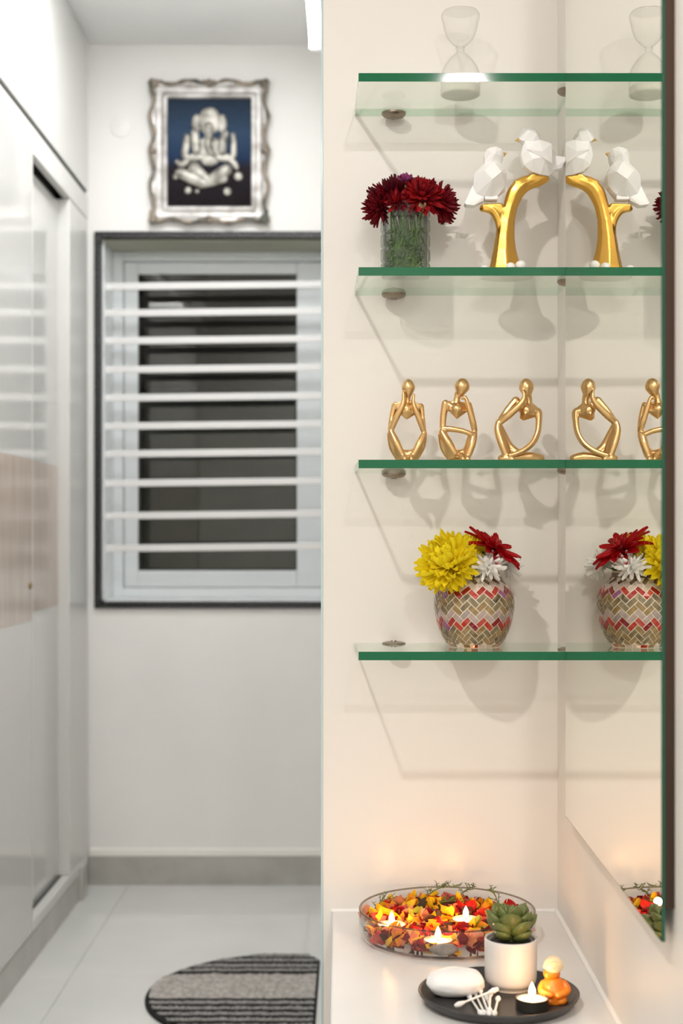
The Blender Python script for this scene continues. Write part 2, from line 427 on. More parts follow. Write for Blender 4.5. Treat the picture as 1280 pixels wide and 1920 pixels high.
# ---------------------------------------------------------------- sliding wardrobe
W = thing('sliding_wardrobe', (-1.15, 3.0, FL), 'tall glossy white sliding wardrobe with a taupe laminate band, left of the hall', 'wardrobe')
xf = -.850; ye = 4.655; y_start = 1.30
obj('carcass', MB().box(XL+.01, -.93, y_start, ye, FL+.08, 1.09).box(XL+.01, -.872, y_start, ye, 1.10, CEIL-.004)
    .box(-.93, -.90, y_start, y_start+.03, FL+.08, 1.04), M_rail, W)
obj('plinth', MB().box(-1.40, xf, y_start, 4.50, FL, FL+.080), M_skirt, W, bevel=.001)
obj('plinth_end', MB().box(-1.40, xf+.012, 4.50, 4.575, FL, FL+.105), M_skirt, W, bevel=.002)
obj('bottom_track', MB().box(-.93, xf, y_start, ye, FL+.082, FL+.112), M_rail, W, bevel=.002)
obj('track_groove', MB().box(-.886, -.876, y_start, ye-.02, FL+.112, FL+.1135), M_dark, W)
obj('top_rail', MB().box(-.872, xf, y_start, ye, 1.020, 1.092), M_rail, W, bevel=.002)
obj('rail_groove', MB().box(-.872, xf-.008, y_start, ye, 1.092, 1.109), M_dark, W)
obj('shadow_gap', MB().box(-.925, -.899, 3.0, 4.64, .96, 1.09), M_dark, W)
for a, b_ in ((1.30, 2.06), (2.064, 2.94), (2.944, 3.818), (3.822, 4.655)):
    obj('loft_door', MB().box(-.870, xf, a, b_, 1.110, CEIL-.012), M_gloss, W, bevel=.0015)
def slide(y0_, y1_, x1_, z0, z1, zb0, zb1):
    d = obj('sliding_door', MB().box(x1_-.018, x1_, y0_, y1_, z0, zb0), M_gloss, W, bevel=.001)
    obj('upper_panel', MB().box(x1_-.018, x1_, y0_, y1_, zb1, z1), M_gloss, d, bevel=.001)
    obj('laminate_band', MB().box(x1_-.018, x1_+.0006, y0_+.0004, y1_-.0004, zb0, zb1), M_taupe, d, label='taupe laminate band')
    return d
d1 = slide(1.95, 3.82, xf+.004, FL+.094, 1.056, -.226, .200)
obj('door_edge', MB().box(xf-.016, xf+.005, 3.8195, 3.824, FL+.094, 1.056), M_rail, d1)
lk = MB().lathe([(.0, 0), (.008, 0), (.008, .004), (.005, .006), (0, .006)], (xf+.004, 3.79, -.134), 16, rot=Matrix.Rotation(pi/2, 3, 'Y'))
obj('lock', lk, M_brass, d1, label='brass lock on the front door')
d2 = slide(3.78, 4.60, -.888, FL+.116, 1.010, -.214, .208)
obj('door_gap_shade', MB().box(-.8885, -.8872, 4.495, 4.560, FL+.116, 1.010), M_gap_shade, d2, label='grey strip painted as gap shade at the end of the rear door')  # strip coloured as the shade in the gap before the end post
obj('end_post', MB().box(-.93, xf-.002, 4.36, ye, FL+.113, 1.019), M_rail, W, bevel=.003)
obj('filler_panel', MB().box(-1.3, -.872, ye, YW-.013, FL+.1, CEIL-.01), M_rail, W)

# ---------------------------------------------------------------- ceiling fittings and added fill panels
TZ, TX = 1.172, -.0835
t = thing('tube_light', (-.05, 2.83, TZ), 'white linear tube light high on the right wall of the hall', 'tube light')
obj('housing', MB().box(-.069, -.0305, 2.20, 3.46, TZ-.018, TZ+.018), M_fix, t, bevel=.003)
obj('tube', MB().tube([(TX, 2.24, TZ), (TX, 3.42, TZ)], .0145, 20, sub=1), M_led, t, True)
for yy in (2.22, 3.435): obj('end_cap', MB().box(TX-.016, -.069, yy-.012, yy+.012, TZ-.016, TZ+.016), M_fix, t, bevel=.002)
for x, y, lab in ((-.60, .43, 'round ceiling downlight in front of the niche beside the wardrobe'), (.40, -1.20, 'round ceiling downlight behind the camera')):
    t = thing('downlight', (x, y, CEIL), lab, 'downlight')
    obj('trim_ring', MB().lathe([(.048, 0), (.062, 0), (.062, -.004), (.046, -.008), (.046, -.001)], (x, y, CEIL), 40, close=False), M_fix, t, True)
t = thing('added_fill_panel', (-.46, 3.80, CEIL), 'square white panel added as fill light over the hall', 'ceiling light')
for xx in (-.68, -.25): obj('added_panel_bar', MB().box(xx, xx+.01, 3.58, 4.02, CEIL-.014, CEIL), M_fix, t)
obj('added_panel_back', MB().box(-.67, -.25, 3.59, 4.01, CEIL-.004, CEIL-.001), M_fix, t)
t = thing('added_fill_panel', (-.1, -1.9, CEIL), 'square white panel added as fill light behind the camera', 'ceiling light')
obj('frame', MB().box(-.37, .17, -2.17, -1.63, CEIL-.012, CEIL-.004), M_fix, t)  # frame of the added fill panel

# ---------------------------------------------------------------- wall plate and framed picture
pc = PX(227, 238, YW)
t = obj('wall_plate', MB().lathe([(0, .008), (.022, .004), (.033, .003), (.036, .0)], pc, 40, rot=Matrix.Rotation(pi/2, 3, 'X'), close=False), M_wall, smooth='auto', base=(pc.x, YW, pc.z))
tag(t, 'small round blank cover plate on the far wall left of the picture', 'wall plate')

def pic(px, py, d): return Vector(((px-VX)/F*YW, YW-d, (VY-py)/F*YW))
t = thing('framed_picture', pic(393, 425, .01), 'ornate silver framed picture of a seated elephant-headed deity above the window', 'picture')
def ring(mb, prof, wave=0, m=0, n=44):
    """picture-frame moulding; prof = (offset outward from the canvas edge in px, depth in m)"""
    hx, hy = 78, 101; cx, cy = 393, 287.5
    per = []
    for s_ in range(4):
        for i in range(n):
            u = -1+2*i/n
            if s_ == 0: per.append((u, -1, 0, -1, u))
            if s_ == 1: per.append((1, u, 1, 0, u))
            if s_ == 2: per.append((-u, 1, 0, 1, u))
            if s_ == 3: per.append((-1, -u, -1, 0, u))
    vs = []; fs = []; K = len(prof)
    for (ux, uy, nx, ny, u) in per:
        for (o, d) in prof:
            ow = o
            if wave and o > 20: ow = o+wave*(cos(u*pi*3)+.4*cos(u*pi*7))*(0.4 if abs(u) > .85 else 1)
            # mitred offset
            x = cx+ux*(hx+(ow if nx == 0 or abs(u) > 2 else 0)) if nx == 0 else cx+ux*(hx+ow)
            y = cy+uy*(hy+ow) if nx == 0 else cy+uy*(hy+ow)
            vs.append(pic(x, y, d))
    T_ = len(per)
    for i in range(T_):
        j = (i+1) % T_
        for k in range(K-1):
            fs.append((i*K+k, j*K+k, j*K+k+1, i*K+k+1))
    mb.add(vs, fs, m); return mb
obj('frame_moulding', ring(MB(), [(0, .004), (0, .016), (4, .020), (8, .017), (14, .014), (22, .020), (27, .026), (29, .024), (29, .002)]), M_fsilver, t, True)
def scroll(n=160):
    mb = MB(); hx, hy = 78+29, 101+29; cx, cy = 393, 287.5
    pts = []; per = 2*(2*hx+2*hy)
    for s_ in range(4):
        L_ = 2*hx if s_ % 2 == 0 else 2*hy
        k_ = 6 if s_ % 2 == 0 else 8
        m_ = 40
        for i in range(m_):
            u = i/m_; off = 3.6*sin(u*pi*k_+pi/2)-1
            if u < .06 or u > .94: off = 0
            a = -1+2*u
            if s_ == 0: pts.append((cx+a*hx, cy-hy-off))
            if s_ == 1: pts.append((cx+hx+off, cy+a*hy))
            if s_ == 2: pts.append((cx-a*hx, cy+hy+off))
            if s_ == 3: pts.append((cx-hx-off, cy-a*hy))
    pts.append(pts[0])
    mb.tube([pic(x, y, .024) for x, y in pts], [.0065+.0015*sin(i*1.3) for i in range(len(pts))], 8, sub=1)
    return mb
obj('scrollwork', scroll(), M_fpatina, t, True, label='tarnished wavy scrollwork around the frame')
for sx_ in (-1, 1):
    for sy_ in (-1, 1):
        cx, cy = 393+sx_*106, 287.5+sy_*129
        mb = MB()
        for (dx, dy, r) in ((0, 0, .013), (-sx_*9, 0, .010), (0, -sy_*9, .010), (-sx_*5, -sy_*5, .011), (-sx_*17, 1*sy_, .007), (sx_, -sy_*17, .007)):
            mb.ball(pic(cx+dx, cy+dy, .024), (r, .008, r), 12, 8)
        obj('corner_ornament', mb, M_fpatina, t, True)
for (cx, cy) in ((393, 158), (393, 417), (286, 287), (500, 287)):
    mb = MB()
    v = cx == 393
    for k in (-1, 0, 1):
        mb.ball(pic(cx+(k*9 if v else 0), cy+(0 if v else k*9), .026), (.010 if k == 0 else .007,)*3, 12, 8)
    mb.ball(pic(cx+(0 if v else (5 if cx < 393 else -5)), cy+(5 if cy < 200 else -5 if v else 0), .026), (.009, .008, .009), 12, 8)
    obj('centre_ornament', mb, M_fpatina, t, True)
M_canvas = mat('picture_canvas', rough=.9, spec=.08); nt = M_canvas.node_tree; N = nt.nodes; Lk = nt.links
tc = N.new('ShaderNodeTexCoord'); sp = N.new('ShaderNodeSeparateXYZ'); Lk.new(tc.outputs['Generated'], sp.inputs[0])
cr = N.new('ShaderNodeValToRGB'); e = cr.color_ramp.elements
e[0].position = .0; e[0].color = (.010, .007, .008, 1); e[1].position = 1; e[1].color = (.018, .028, .045, 1)
q = e.new(.36); q.color = (.016, .013, .017, 1); q = e.new(.46); q.color = (.016, .032, .075, 1); q = e.new(.68); q.color = (.03, .055, .10, 1)
Lk.new(sp.outputs['Z'], cr.inputs[0])
vd = N.new('ShaderNodeVectorMath'); vd.operation = 'DISTANCE'; vd.inputs[1].default_value = (.88, .5, .57); Lk.new(tc.outputs['Generated'], vd.inputs[0])
mr = N.new('ShaderNodeMapRange'); mr.inputs[1].default_value = .05; mr.inputs[2].default_value = .38; mr.inputs[3].default_value = 1; mr.inputs[4].default_value = 0
Lk.new(vd.outputs['Value'], mr.inputs[0])
mx = N.new('ShaderNodeMix'); mx.data_type = 'RGBA'; mx.inputs[7].default_value = (.09, .20, .42, 1)
Lk.new(mr.outputs[0], mx.inputs[0]); Lk.new(cr.outputs[0], mx.inputs[6])
nz = N.new('ShaderNodeTexNoise'); nz.inputs['Scale'].default_value = 70; nz.inputs['Detail'].default_value = 2; Lk.new(tc.outputs['Generated'], nz.inputs['Vector'])
nr = N.new('ShaderNodeMapRange'); nr.inputs[1].default_value = .58; nr.inputs[2].default_value = .75; nr.inputs[4].default_value = .14; Lk.new(nz.outputs[0], nr.inputs[0])
m2 = N.new('ShaderNodeMix'); m2.data_type = 'RGBA'; m2.inputs[7].default_value = (.35, .38, .42, 1)
Lk.new(nr.outputs[0], m2.inputs[0]); Lk.new(mx.outputs[2], m2.inputs[6]); Lk.new(m2.outputs[2], N['Principled BSDF'].inputs['Base Color'])
a_, b_ = pic(315, 389, 0), pic(471, 186, 0)
obj('canvas', MB().box(a_.x, b_.x, YW-.006, YW-.003, a_.z, b_.z), M_canvas, t)
# the figure is in low relief on the canvas
def R7(zx, zy, d=.008): return pic(260+zx/4.741, 130+zy/4.741, d)
s7 = YW/F/4.741
mb = MB()
mb.ball(R7(630, 470), (105*s7, .007, 118*s7), 20, 14).ball(R7(632, 400), (80*s7, .006, 55*s7), 16, 10)
mb.ball(R7(515, 490), (42*s7, .003, 85*s7), 14, 10).ball(R7(745, 490), (42*s7, .003, 85*s7), 14, 10)
obj('relief_head', mb, M_fig, t, True)
obj('relief_trunk', MB().tube([R7(626, 520, .012), R7(628, 600, .012), R7(618, 680, .012), R7(640, 745, .012), R7(670, 760, .011)], [48*s7, 40*s7, 34*s7, 28*s7, 22*s7], 12), M_fig, t, True)
mb = MB().ball(R7(630, 720, .006), (125*s7, .005, 120*s7), 18, 12).ball(R7(632, 810, .007), (85*s7, .006, 55*s7), 18, 12)
obj('relief_body', mb, M_fig, t, True)
for pts, r in (([(520, 720), (505, 640), (500, 570)], [44, 42, 38]), ([(740, 720), (752, 640), (770, 580)], [44, 40, 34]),
               ([(560, 790), (420, 790), (425, 690), (430, 610)], [34, 34, 34, 32]), ([(700, 790), (830, 790), (845, 690), (842, 590)], [34, 32, 28, 24]),
               ([(480, 780), (390, 850), (350, 830)], [30, 32, 26]), ([(780, 780), (850, 840), (870, 880)], [30, 30, 22])):
    obj('relief_arm', MB().tube([R7(x, y, .008) for x, y in pts], [q*s7 for q in r], 10, flat=.5), M_fig, t, True)
for pts, r in (([(370, 930), (470, 970), (580, 1020)], [48, 58, 46]), ([(500, 890), (560, 950), (640, 1000)], [60, 52, 40]),
               ([(780, 905), (700, 960), (620, 1010)], [56, 60, 46]), ([(760, 980), (660, 1010), (560, 1040)], [36, 36, 26])):
    obj('relief_leg', MB().tube([R7(x, y, .009) for x, y in pts], [q*s7 for q in r], 10, flat=.5), M_fig, t, True)
for x, y, r in ((440, 1080, 32), (790, 1090, 36), (885, 955, 40), (330, 960, 24), (520, 1090, 20)):
    obj('relief_offering', MB().ball(R7(x, y, .007), (r*s7, .004, r*s7), 12, 8), M_fig, t, True)

# ---------------------------------------------------------------- half-round rug
RX, RY, RA, RB, RR = -.170, 3.570, .338, .342, -.083
t = thing('rug', (-.25, 3.57, FL), 'half-round shaggy rug with black and grey stripes on the hall floor', 'rug')
def rug_x(y, inset=0):
    q = 1-((y-RY)/(RB-inset))**2
    return RX-(RA-inset)*math.sqrt(max(q, 0))
def strip(y0_, y1_, m, name, h=.012, inset=.010):
    mb = MB(); ny = max(3, int((y1_-y0_)/.006)); nx = 70
    vs = []; fs = []
    for i in range(ny+1):
        y = y0_+(y1_-y0_)*i/ny
        xl = rug_x(y, inset); xr = RR-inset*.6
        if abs(y-RY) > RB-inset-.001: xl = RX
        xr2 = xr-.05*max(0, (abs(y-RY)-.27)/.07)**2
        for k in range(nx+1):
            x = xl+(xr2-xl)*k/nx
            edge = min(i, ny-i)/ny*2
            z = h*(.55+.45*min(1, edge*2.2))+.004*noise.noise(Vector((x*130, y*130, 3)))
            yy = y+.004*noise.noise(Vector((x*28, y*6, 9)))
            vs.append((x, yy, FL+z))
    for i in range(ny):
        for k in range(nx):
            a = i*(nx+1)+k; fs.append((a, a+1, a+nx+2, a+nx+1))
    mb.add(vs, fs); return obj(name, mb, m, t, True)
poly = []
for k in range(61):
    a = pi/2+pi*k/60; poly.append((RX+RA*cos(a), RY+RB*sin(a)))
poly = [(RR-.03, RY+RB-.018)]+[(RX+.02, RY+RB)]+poly+[(RX+.02, RY-RB), (RR-.03, RY-RB+.018), (RR, RY-RB+.06), (RR, RY+RB-.06)]
obj('backing', MB().prism(poly, FL+.0005, FL+.0085), M_rugd, t, bevel=.003, label='black bound edge')
y = RY+RB-.012
pat = [(.020, 1), (.026, 0), (.016, 1), (.032, 0), (.018, 1), (.024, 0), (.012, 1), (.026, 0)]
for wd, c in pat:
    strip(y-wd, y, M_rugm if c else M_rugd, 'stripe', .013 if c else .010); y -= wd
strip(y-.195, y, M_rugl, 'broad_stripe', .016); y -= .195
i = 0
while y > RY-RB+.02:
    wd = .027 if i % 2 == 0 else .014; strip(y-wd, y, M_rugd if i % 2 == 0 else M_rugm, 'stripe', .010 if i % 2 == 0 else .013); y -= wd; i += 1

# ---------------------------------------------------------------- mirror
YM0, YM1, XM = 1.341, 1.9405, .289
t = thing('wall_mirror', (XM, 1.64, -.379), 'tall frameless wall mirror with green glass edge on dark plywood backing, right side', 'mirror')
MT = 1.35
obj('glass', MB().box(XM, XM+.0035, YM0, YM1, -.379, MT), M_medge, t)
obj('silvering', MB().add([(XM-.0002, YM0+.0008, -.378), (XM-.0002, YM1-.0002, -.378), (XM-.0002, YM1-.0002, MT), (XM-.0002, YM0+.0008, MT)], [(0, 1, 2, 3)]), M_mirror, t, label='reflecting face')
obj('plywood_backing', MB().box(XM+.0032, .3015, YM0, YM1-.003, -.348, MT-.01), M_ply, t, label='dark brown plywood backing')

# ---------------------------------------------------------------- glass shelves
TH = .0115; YS = 1.942
ZS = [(VY-137)/F*YS, (VY-501)/F*YS, (VY-862)/F*YS, (VY-1222)/F*YS]
names = ['topmost glass wall shelf with green edge, carrying the hourglass', 'second glass wall shelf from the top, carrying red flowers and birds statue',
         'third glass wall shelf from the top, carrying three gold figurines', 'lowest glass wall shelf, carrying the mosaic vase']
for i, z in enumerate(ZS):
    t = thing('glass_shelf', (.15, YN, z-TH), names[i], 'shelf', 'green edged glass shelves in the niche')
    xl, xlb, xr, xrb = (672-VX)/F*YS, .0055, XM-.0004, .3012
    z0, z1 = z-TH, z
    c = .0007
    # top, bottom (clear) and edges (green)
    P_ = [(xl, YS), (xr, YS), (xrb, YS+.0012), (xrb, YN-.0005), (xlb, YN-.0005)]
    mb = MB(); n = len(P_)
    top = [(x, y, z1) for x, y in P_]; bot = [(x, y, z0) for x, y in P_]
    mb.add(top+bot, [tuple(range(n)), tuple(reversed(range(n, 2*n)))], 0)
    k0 = 0
    for a in range(n):
        b2 = (a+1) % n
        mb.f.append((a, a+n, b2+n, b2)); mb.m.append(1 if a in (0, 1) else 3 if a == 4 else 2)
    obj('glass_panel', mb, [M_shelf, M_edge, M_edge_back, M_edge_side], t, recalc=False)
    for (cx, cy, lab) in (((738-VX)/F*2.086 - .0*i, 2.0855, None), (.2845, 1.972+.006, None)):
        side = cx > .28
        if side: cx = .3005
        q = MB()
        if i < 3:
            q.lathe([(0, z0-.0075), (.009, z0-.0072), (.015, z0-.0055), (.0175, z0-.0028), (.0175, z0-.0001), (0, z0-.0001)], (cx, cy, 0), 40)
            sq = MB().lathe([(.0045, z0-.0074), (.004, z0-.0088), (0, z0-.009)], (cx, cy, 0), 20)
        else:
            q.lathe([(0, z1+.0001), (.0170, z1+.0001), (.0170, z1+.0015), (.012, z1+.0032), (0, z1+.0034)], (cx, cy, 0), 40)
            sq = MB().lathe([(.0045, z1+.0033), (.004, z1+.0046), (0, z1+.0048)], (cx, cy, 0), 20)
        if side:
            for mb_ in (q, sq): mb_.v = [(min(v[0], .3013), v[1], v[2]) for v in mb_.v]
        o = obj('shelf_clamp', q, M_clamp, t, 'auto')
        obj('clamp_screw', sq, M_clamp, o, 'auto')

# ---------------------------------------------------------------- counter
CZ = -.55
poly = [(-.0275, YN-.001), (.3005, YN-.001), (.3005, 1.18), (-.0200, 1.18)]
t = thing('counter', (.14, 1.7, CZ), 'white stone counter ledge in the niche carrying the bowl and tray', 'counter')
obj('slab', MB().prism(poly, CZ-.035, CZ), M_counter, t, bevel=.0025)
obj('cabinet', MB().prism([(-.0235, YN-.001), (.3005, YN-.001), (.3005, 1.20), (-.012, 1.20)], FL+.002, CZ-.035), M_gloss, t)
struct('trim_3', MB().tube([(-.026, YN-.001, CZ+.001), (.296, YN-.001, CZ+.001)], .0035, 8, sub=1), M_caulk, smooth=True)
struct('trim_4', MB().tube([(.300, YN-.002, CZ+.001), (.3005, 1.85, CZ+.0012), (.3008, 1.55, CZ+.001), (.301, 1.26, CZ+.001)], .0042, 8), M_caulk, smooth=True)

# ---------------------------------------------------------------- hourglass
hx = (863-VX)/F*2.045; hy = 2.045; hz = ZS[0]
t = thing('hourglass', (hx, hy, hz+.0002), 'clear blown glass hourglass with white sand on the topmost shelf', 'hourglass')
mmh = 1/1.320/1000
pr = [(0, .0006), (30, .0006), (36.5, 1.5), (37.5, 5), (37, 30), (36, 42), (31, 55), (22, 68), (12, 78), (7, 83), (6.2, 87), (7, 91), (14, 97), (24, 108), (30, 122), (33.5, 137), (36, 147), (36, 152), (33.5, 156.5), (30, 157.5), (0, 158)]
pr = [(r*mmh, z*mmh+hz+.0002) for r, z in pr]
def smoothprof(p, n=3):
    out = []
    for i in range(len(p)-1):
        a = p[max(i-1, 0)]; b = p[i]; c = p[i+1]; d = p[min(i+2, len(p)-1)]
        for q in range(n):
            t_ = q/n
            out.append(tuple(.5*(2*b[k]+(c[k]-a[k])*t_+(2*a[k]-5*b[k]+4*c[k]-d[k])*t_*t_+(3*b[k]-a[k]-3*c[k]+d[k])*t_**3) for k in (0, 1)))
    out.append(p[-1]); return [(max(r, 0), z) for r, z in out]
obj('glass_bulbs', MB().lathe(smoothprof(pr), (hx, hy, 0), 56, close=False), M_clear, t, True)
obj('sand', MB().lathe([(0, hz+.0014), (.0265, hz+.0014), (.0272, hz+.004), (.0272, hz+.013), (.020, hz+.016), (.01, hz+.020), (0, hz+.0225)], (hx, hy, 0), 40), M_sand, t, True)
obj('neck_collar', MB().lathe([(.0040, hz+.0655), (.0062, hz+.0660), (.0066, hz+.068), (.0060, hz+.070), (.0042, hz+.0705)], (hx, hy, 0), 24, close=False), M_clear, t, True)

# ---------------------------------------------------------------- petals and flowers
def petal_mesh(name, L_=1, W_=.32, cup=.12, curl=.25, tip=.6, m=None, nu=5, nv=2, bend0=0):
    """unit petal along +X, opening towards +Z"""
    vs = []; fs = []
    for i in range(nu+1):
        u = i/nu
        wdt = W_*(sin(pi*min(1, (u*.86+.10)))**tip if u < 1 else .0)
        wdt = max(wdt, .012)
        if i == nu: wdt = W_*.10
        for j in range(-nv, nv+1):
            v = j/nv
            z = curl*(u**2)+bend0*u+cup*(v*v)*W_*3*(1-.3*u)
            vs.append((u*L_, v*wdt*.5, z*L_))
    k = 2*nv+1
    for i in range(nu):
        for j in range(k-1):
            a = i*k+j; fs.append((a, a+k, a+k+1, a+1))
    me = bpy.data.meshes.new(name); me.from_pydata(vs, [], fs); me.materials.append(m)
    me.polygons.foreach_set('use_smooth', [True]*len(fs)); me.update(); return me
def frame(Nv, roll=0):
    Nv = Vector(Nv).normalized(); a = Vector((0, 0, 1)) if abs(Nv.z) < .95 else Vector((1, 0, 0))
    X = (a-Nv*a.dot(Nv)).normalized(); Y_ = Nv.cross(X)
    return Matrix((X, Y_, Nv)).transposed() @ Matrix.Rotation(roll, 3, 'Z')
def place(name, me, loc, M3, scale, root):
    o = bpy.data.objects.new(name, me); link(o, root)
    if not isinstance(scale, (tuple, list)): scale = (scale,)*3
    S = Matrix.Diagonal((*scale, 1))
    o.matrix_local = Matrix.Translation(Vector(loc)+Vector((0, 0, CH))-origin(root)) @ M3.to_4x4() @ S
    return o
def flower(name, label, group, c, Nv, layers, meshes, core=None, stem=None, cat='flower', keep=None, jit=.12):
    """layers: (count, start radius, height, elevation deg, length)"""
    c = Vector(c); root = thing(name, c, label, cat, group)
    Fm = frame(Nv, random.random()*6)
    for (n, r0, h0, el, L_) in layers:
        ph = random.random()*6
        for k in range(n):
            a = ph+2*pi*k/n+random.uniform(-jit, jit)*2*pi/n*2
            e_ = radians(el+random.uniform(-8, 8)*(1+jit))
            Rm = Fm @ Matrix.Rotation(a, 3, 'Z') @ Matrix.Rotation(-e_, 3, 'Y') @ Matrix.Rotation(random.uniform(-.25, .25), 3, 'X')
            p = c+Fm @ Vector((r0*cos(a), r0*sin(a), h0))
            if keep and not keep(p+Rm @ Vector((L_, 0, 0))): continue
            s_ = L_*random.uniform(.86, 1.1)
            place('petal', random.choice(meshes), p, Rm, s_, root)
    if core:
        r, h, m = core
        mb = MB().ball(c+Fm @ Vector((0, 0, h)), (r, r, r*.7), 16, 10, rot=Fm)
        obj('flower_core', mb, m, root, True)
    if stem:
        pts, r, m = stem
        obj('stem', MB().tube(pts, r, 8), m, root, True)
    return root

# ---------------------------------------------------------------- pressed glass vase with dark red flowers
vx, vy, vz = (760-VX)/F*2.025, 2.025, ZS[1]+.0003
t = thing('glass_vase', (vx, vy, vz), 'clear pressed-glass tumbler vase with square block pattern on the second shelf', 'vase')
seg = 110; ncol = 11; nrow = 5; Hv = .102; Rv = .0345
vs = []; fs = []; rings = []
nz_ = 50
for i in range(nz_+1):
    zf = i/nz_
    rr_ = []
    for k in range(seg):
        a = 2*pi*k/seg
        cu = (a/(2*pi)*ncol) % 1; cv = (zf*nrow) % 1
        pil = (min(1, 4*min(cu, 1-cu))**.5)*(min(1, 5*min(cv, 1-cv))**.5)
        if i == nz_ or i == 0: pil = .4
        r = Rv-.0022+.0028*pil
        rr_.append((vx+r*cos(a), vy+r*sin(a), vz+zf*Hv))
    vs += rr_
for i in range(nz_):
    for k in range(seg):
        j = (k+1) % seg; fs.append((i*seg+k, i*seg+j, (i+1)*seg+j, (i+1)*seg+k))
mb = MB().add(vs, fs)
mb.lathe([(Rv-.0010, vz+Hv), (Rv-.0022, vz+Hv+.0012), (Rv-.0036, vz+Hv), (Rv-.0040, vz+.012), (.026, vz+.009), (0, vz+.008)], (vx, vy, 0), 60, close=False)
mb.lathe([(0, vz), (Rv-.003, vz), (Rv-.0012, vz+.0008)], (vx, vy, 0), 60, close=False)
obj('glass_body', mb, M_vaseglass, t, True)

P_crim = [petal_mesh('crimson_petal', W_=.25, cup=.2, curl=.15, tip=.6, m=M_crim), petal_mesh('crimson_petal_curled', W_=.26, cup=.3, curl=.42, tip=.8, m=M_crim)]
P_bright = [petal_mesh('bright_petal', W_=.36, cup=.2, curl=.15, tip=.7, m=M_crim2), petal_mesh('bright_petal_curled', W_=.30, cup=.2, curl=.3, tip=.7, m=M_crim), petal_mesh('bright_petal_flat', W_=.34, cup=.1, curl=.05, tip=.7, m=M_crim2)]
P_marn = [petal_mesh('maroon_petal', W_=.21, cup=.3, curl=.30, tip=.6, m=M_marn), petal_mesh('maroon_petal_flat', W_=.22, cup=.2, curl=.15, tip=.6, m=M_crim)]
dome = lambda s, L_: [(20, .006*s, -.002, -22, L_*.95), (20, .007*s, .001, -2, L_), (19, .007*s, .004, 16, L_*.92), (17, .006*s, .006, 33, L_*.85), (14, .005*s, .008, 50, L_*.76), (10, .003*s, .009, 68, L_*.66)]
G1 = 'dark red flowers in the pressed glass vase'
def vstem(c): return ([(c[0], c[1], c[2]), (vx+(c[0]-vx)*.5, vy+(c[1]-vy)*.5, vz+Hv*.9), (vx+(c[0]-vx)*.2+.006, vy+(c[1]-vy)*.3, vz+.04), (vx-(c[0]-vx)*.5, vy-.3*(c[1]-vy), vz+.013)], .0014, M_green)
def q(px, py, Y): return PX(px, py, Y)
c = q(738, 372, 2.03); flower('chrysanthemum', 'large dark maroon chrysanthemum at the upper left of the glass vase', G1, c, (-.35, -.25, 1), dome(1.2, .030), P_marn, (.010, .002, M_marn), vstem(c))
c = q(791, 374, 2.005); flower('chrysanthemum', 'bright crimson chrysanthemum in the front middle of the glass vase', G1, c, (.12, -.75, .8), dome(1.1, .026), P_bright, (.009, .002, M_crim), vstem(c))
c = q(822, 384, 2.02); flower('chrysanthemum', 'dark red chrysanthemum hanging over the right rim of the glass vase', G1, c, (.9, -.35, .25), dome(1.0, .023), P_crim, (.009, .002, M_marn), vstem(c))
c = q(713, 392, 2.02); flower('chrysanthemum', 'dark red chrysanthemum drooping over the left rim of the glass vase', G1, c, (-.8, -.5, .15), dome(.8, .020), P_crim, (.008, .002, M_marn), vstem(c))
c = q(745, 380, 1.998); flower('chrysanthemum', 'small crimson flower low in front above the glass vase rim', G1, c, (-.25, -1, .25), [(12, .003, 0, 10, .018), (10, .003, .003, 35, .015), (6, .002, .005, 65, .012)], P_bright, (.006, .001, M_marn), vstem(c))
c = q(785, 372, 2.055); flower('chrysanthemum', 'dark red chrysanthemum at the back of the glass vase', G1, c, (.2, .4, 1), dome(1.0, .025), P_crim, (.009, .002, M_marn), vstem(c))
c = q(762, 386, 2.02); flower('chrysanthemum', 'dark maroon chrysanthemum tucked low in the middle of the glass vase', G1, c, (.05, -.7, -.1), dome(.8, .017), P_marn, (.008, .002, M_marn), vstem(c))
P_pur = [petal_mesh('magenta_petal', W_=.5, cup=.3, curl=.2, tip=.5, m=M_purple)]
c = q(760, 342, 2.015); flower('carnation', 'small magenta blossom on top of the dark red flowers', None, c, (-.1, -.4, 1), [(8, .002, 0, 20, .011), (7, .001, .002, 45, .010), (4, .001, .003, 70, .008)], P_pur, (.004, .001, M_purple), vstem(c))
c = q(792, 388, 1.992); t = thing('flower_bud', c, 'tiny beige bud at the front rim of the glass vase', 'bud')
mb = MB()
for k in range(9): mb.ball(c+Vector((random.uniform(-.005, .005), random.uniform(-.002, .002), random.uniform(-.004, .004))), (.0022, .002, .003), 8, 6)
obj('bud_scales', mb, M_beige, t, True)
obj('stem', MB().tube([c, c+Vector((-.006, .012, -.02)), c+Vector((-.012, .02, -.06))], .001, 6), M_green, t, True)
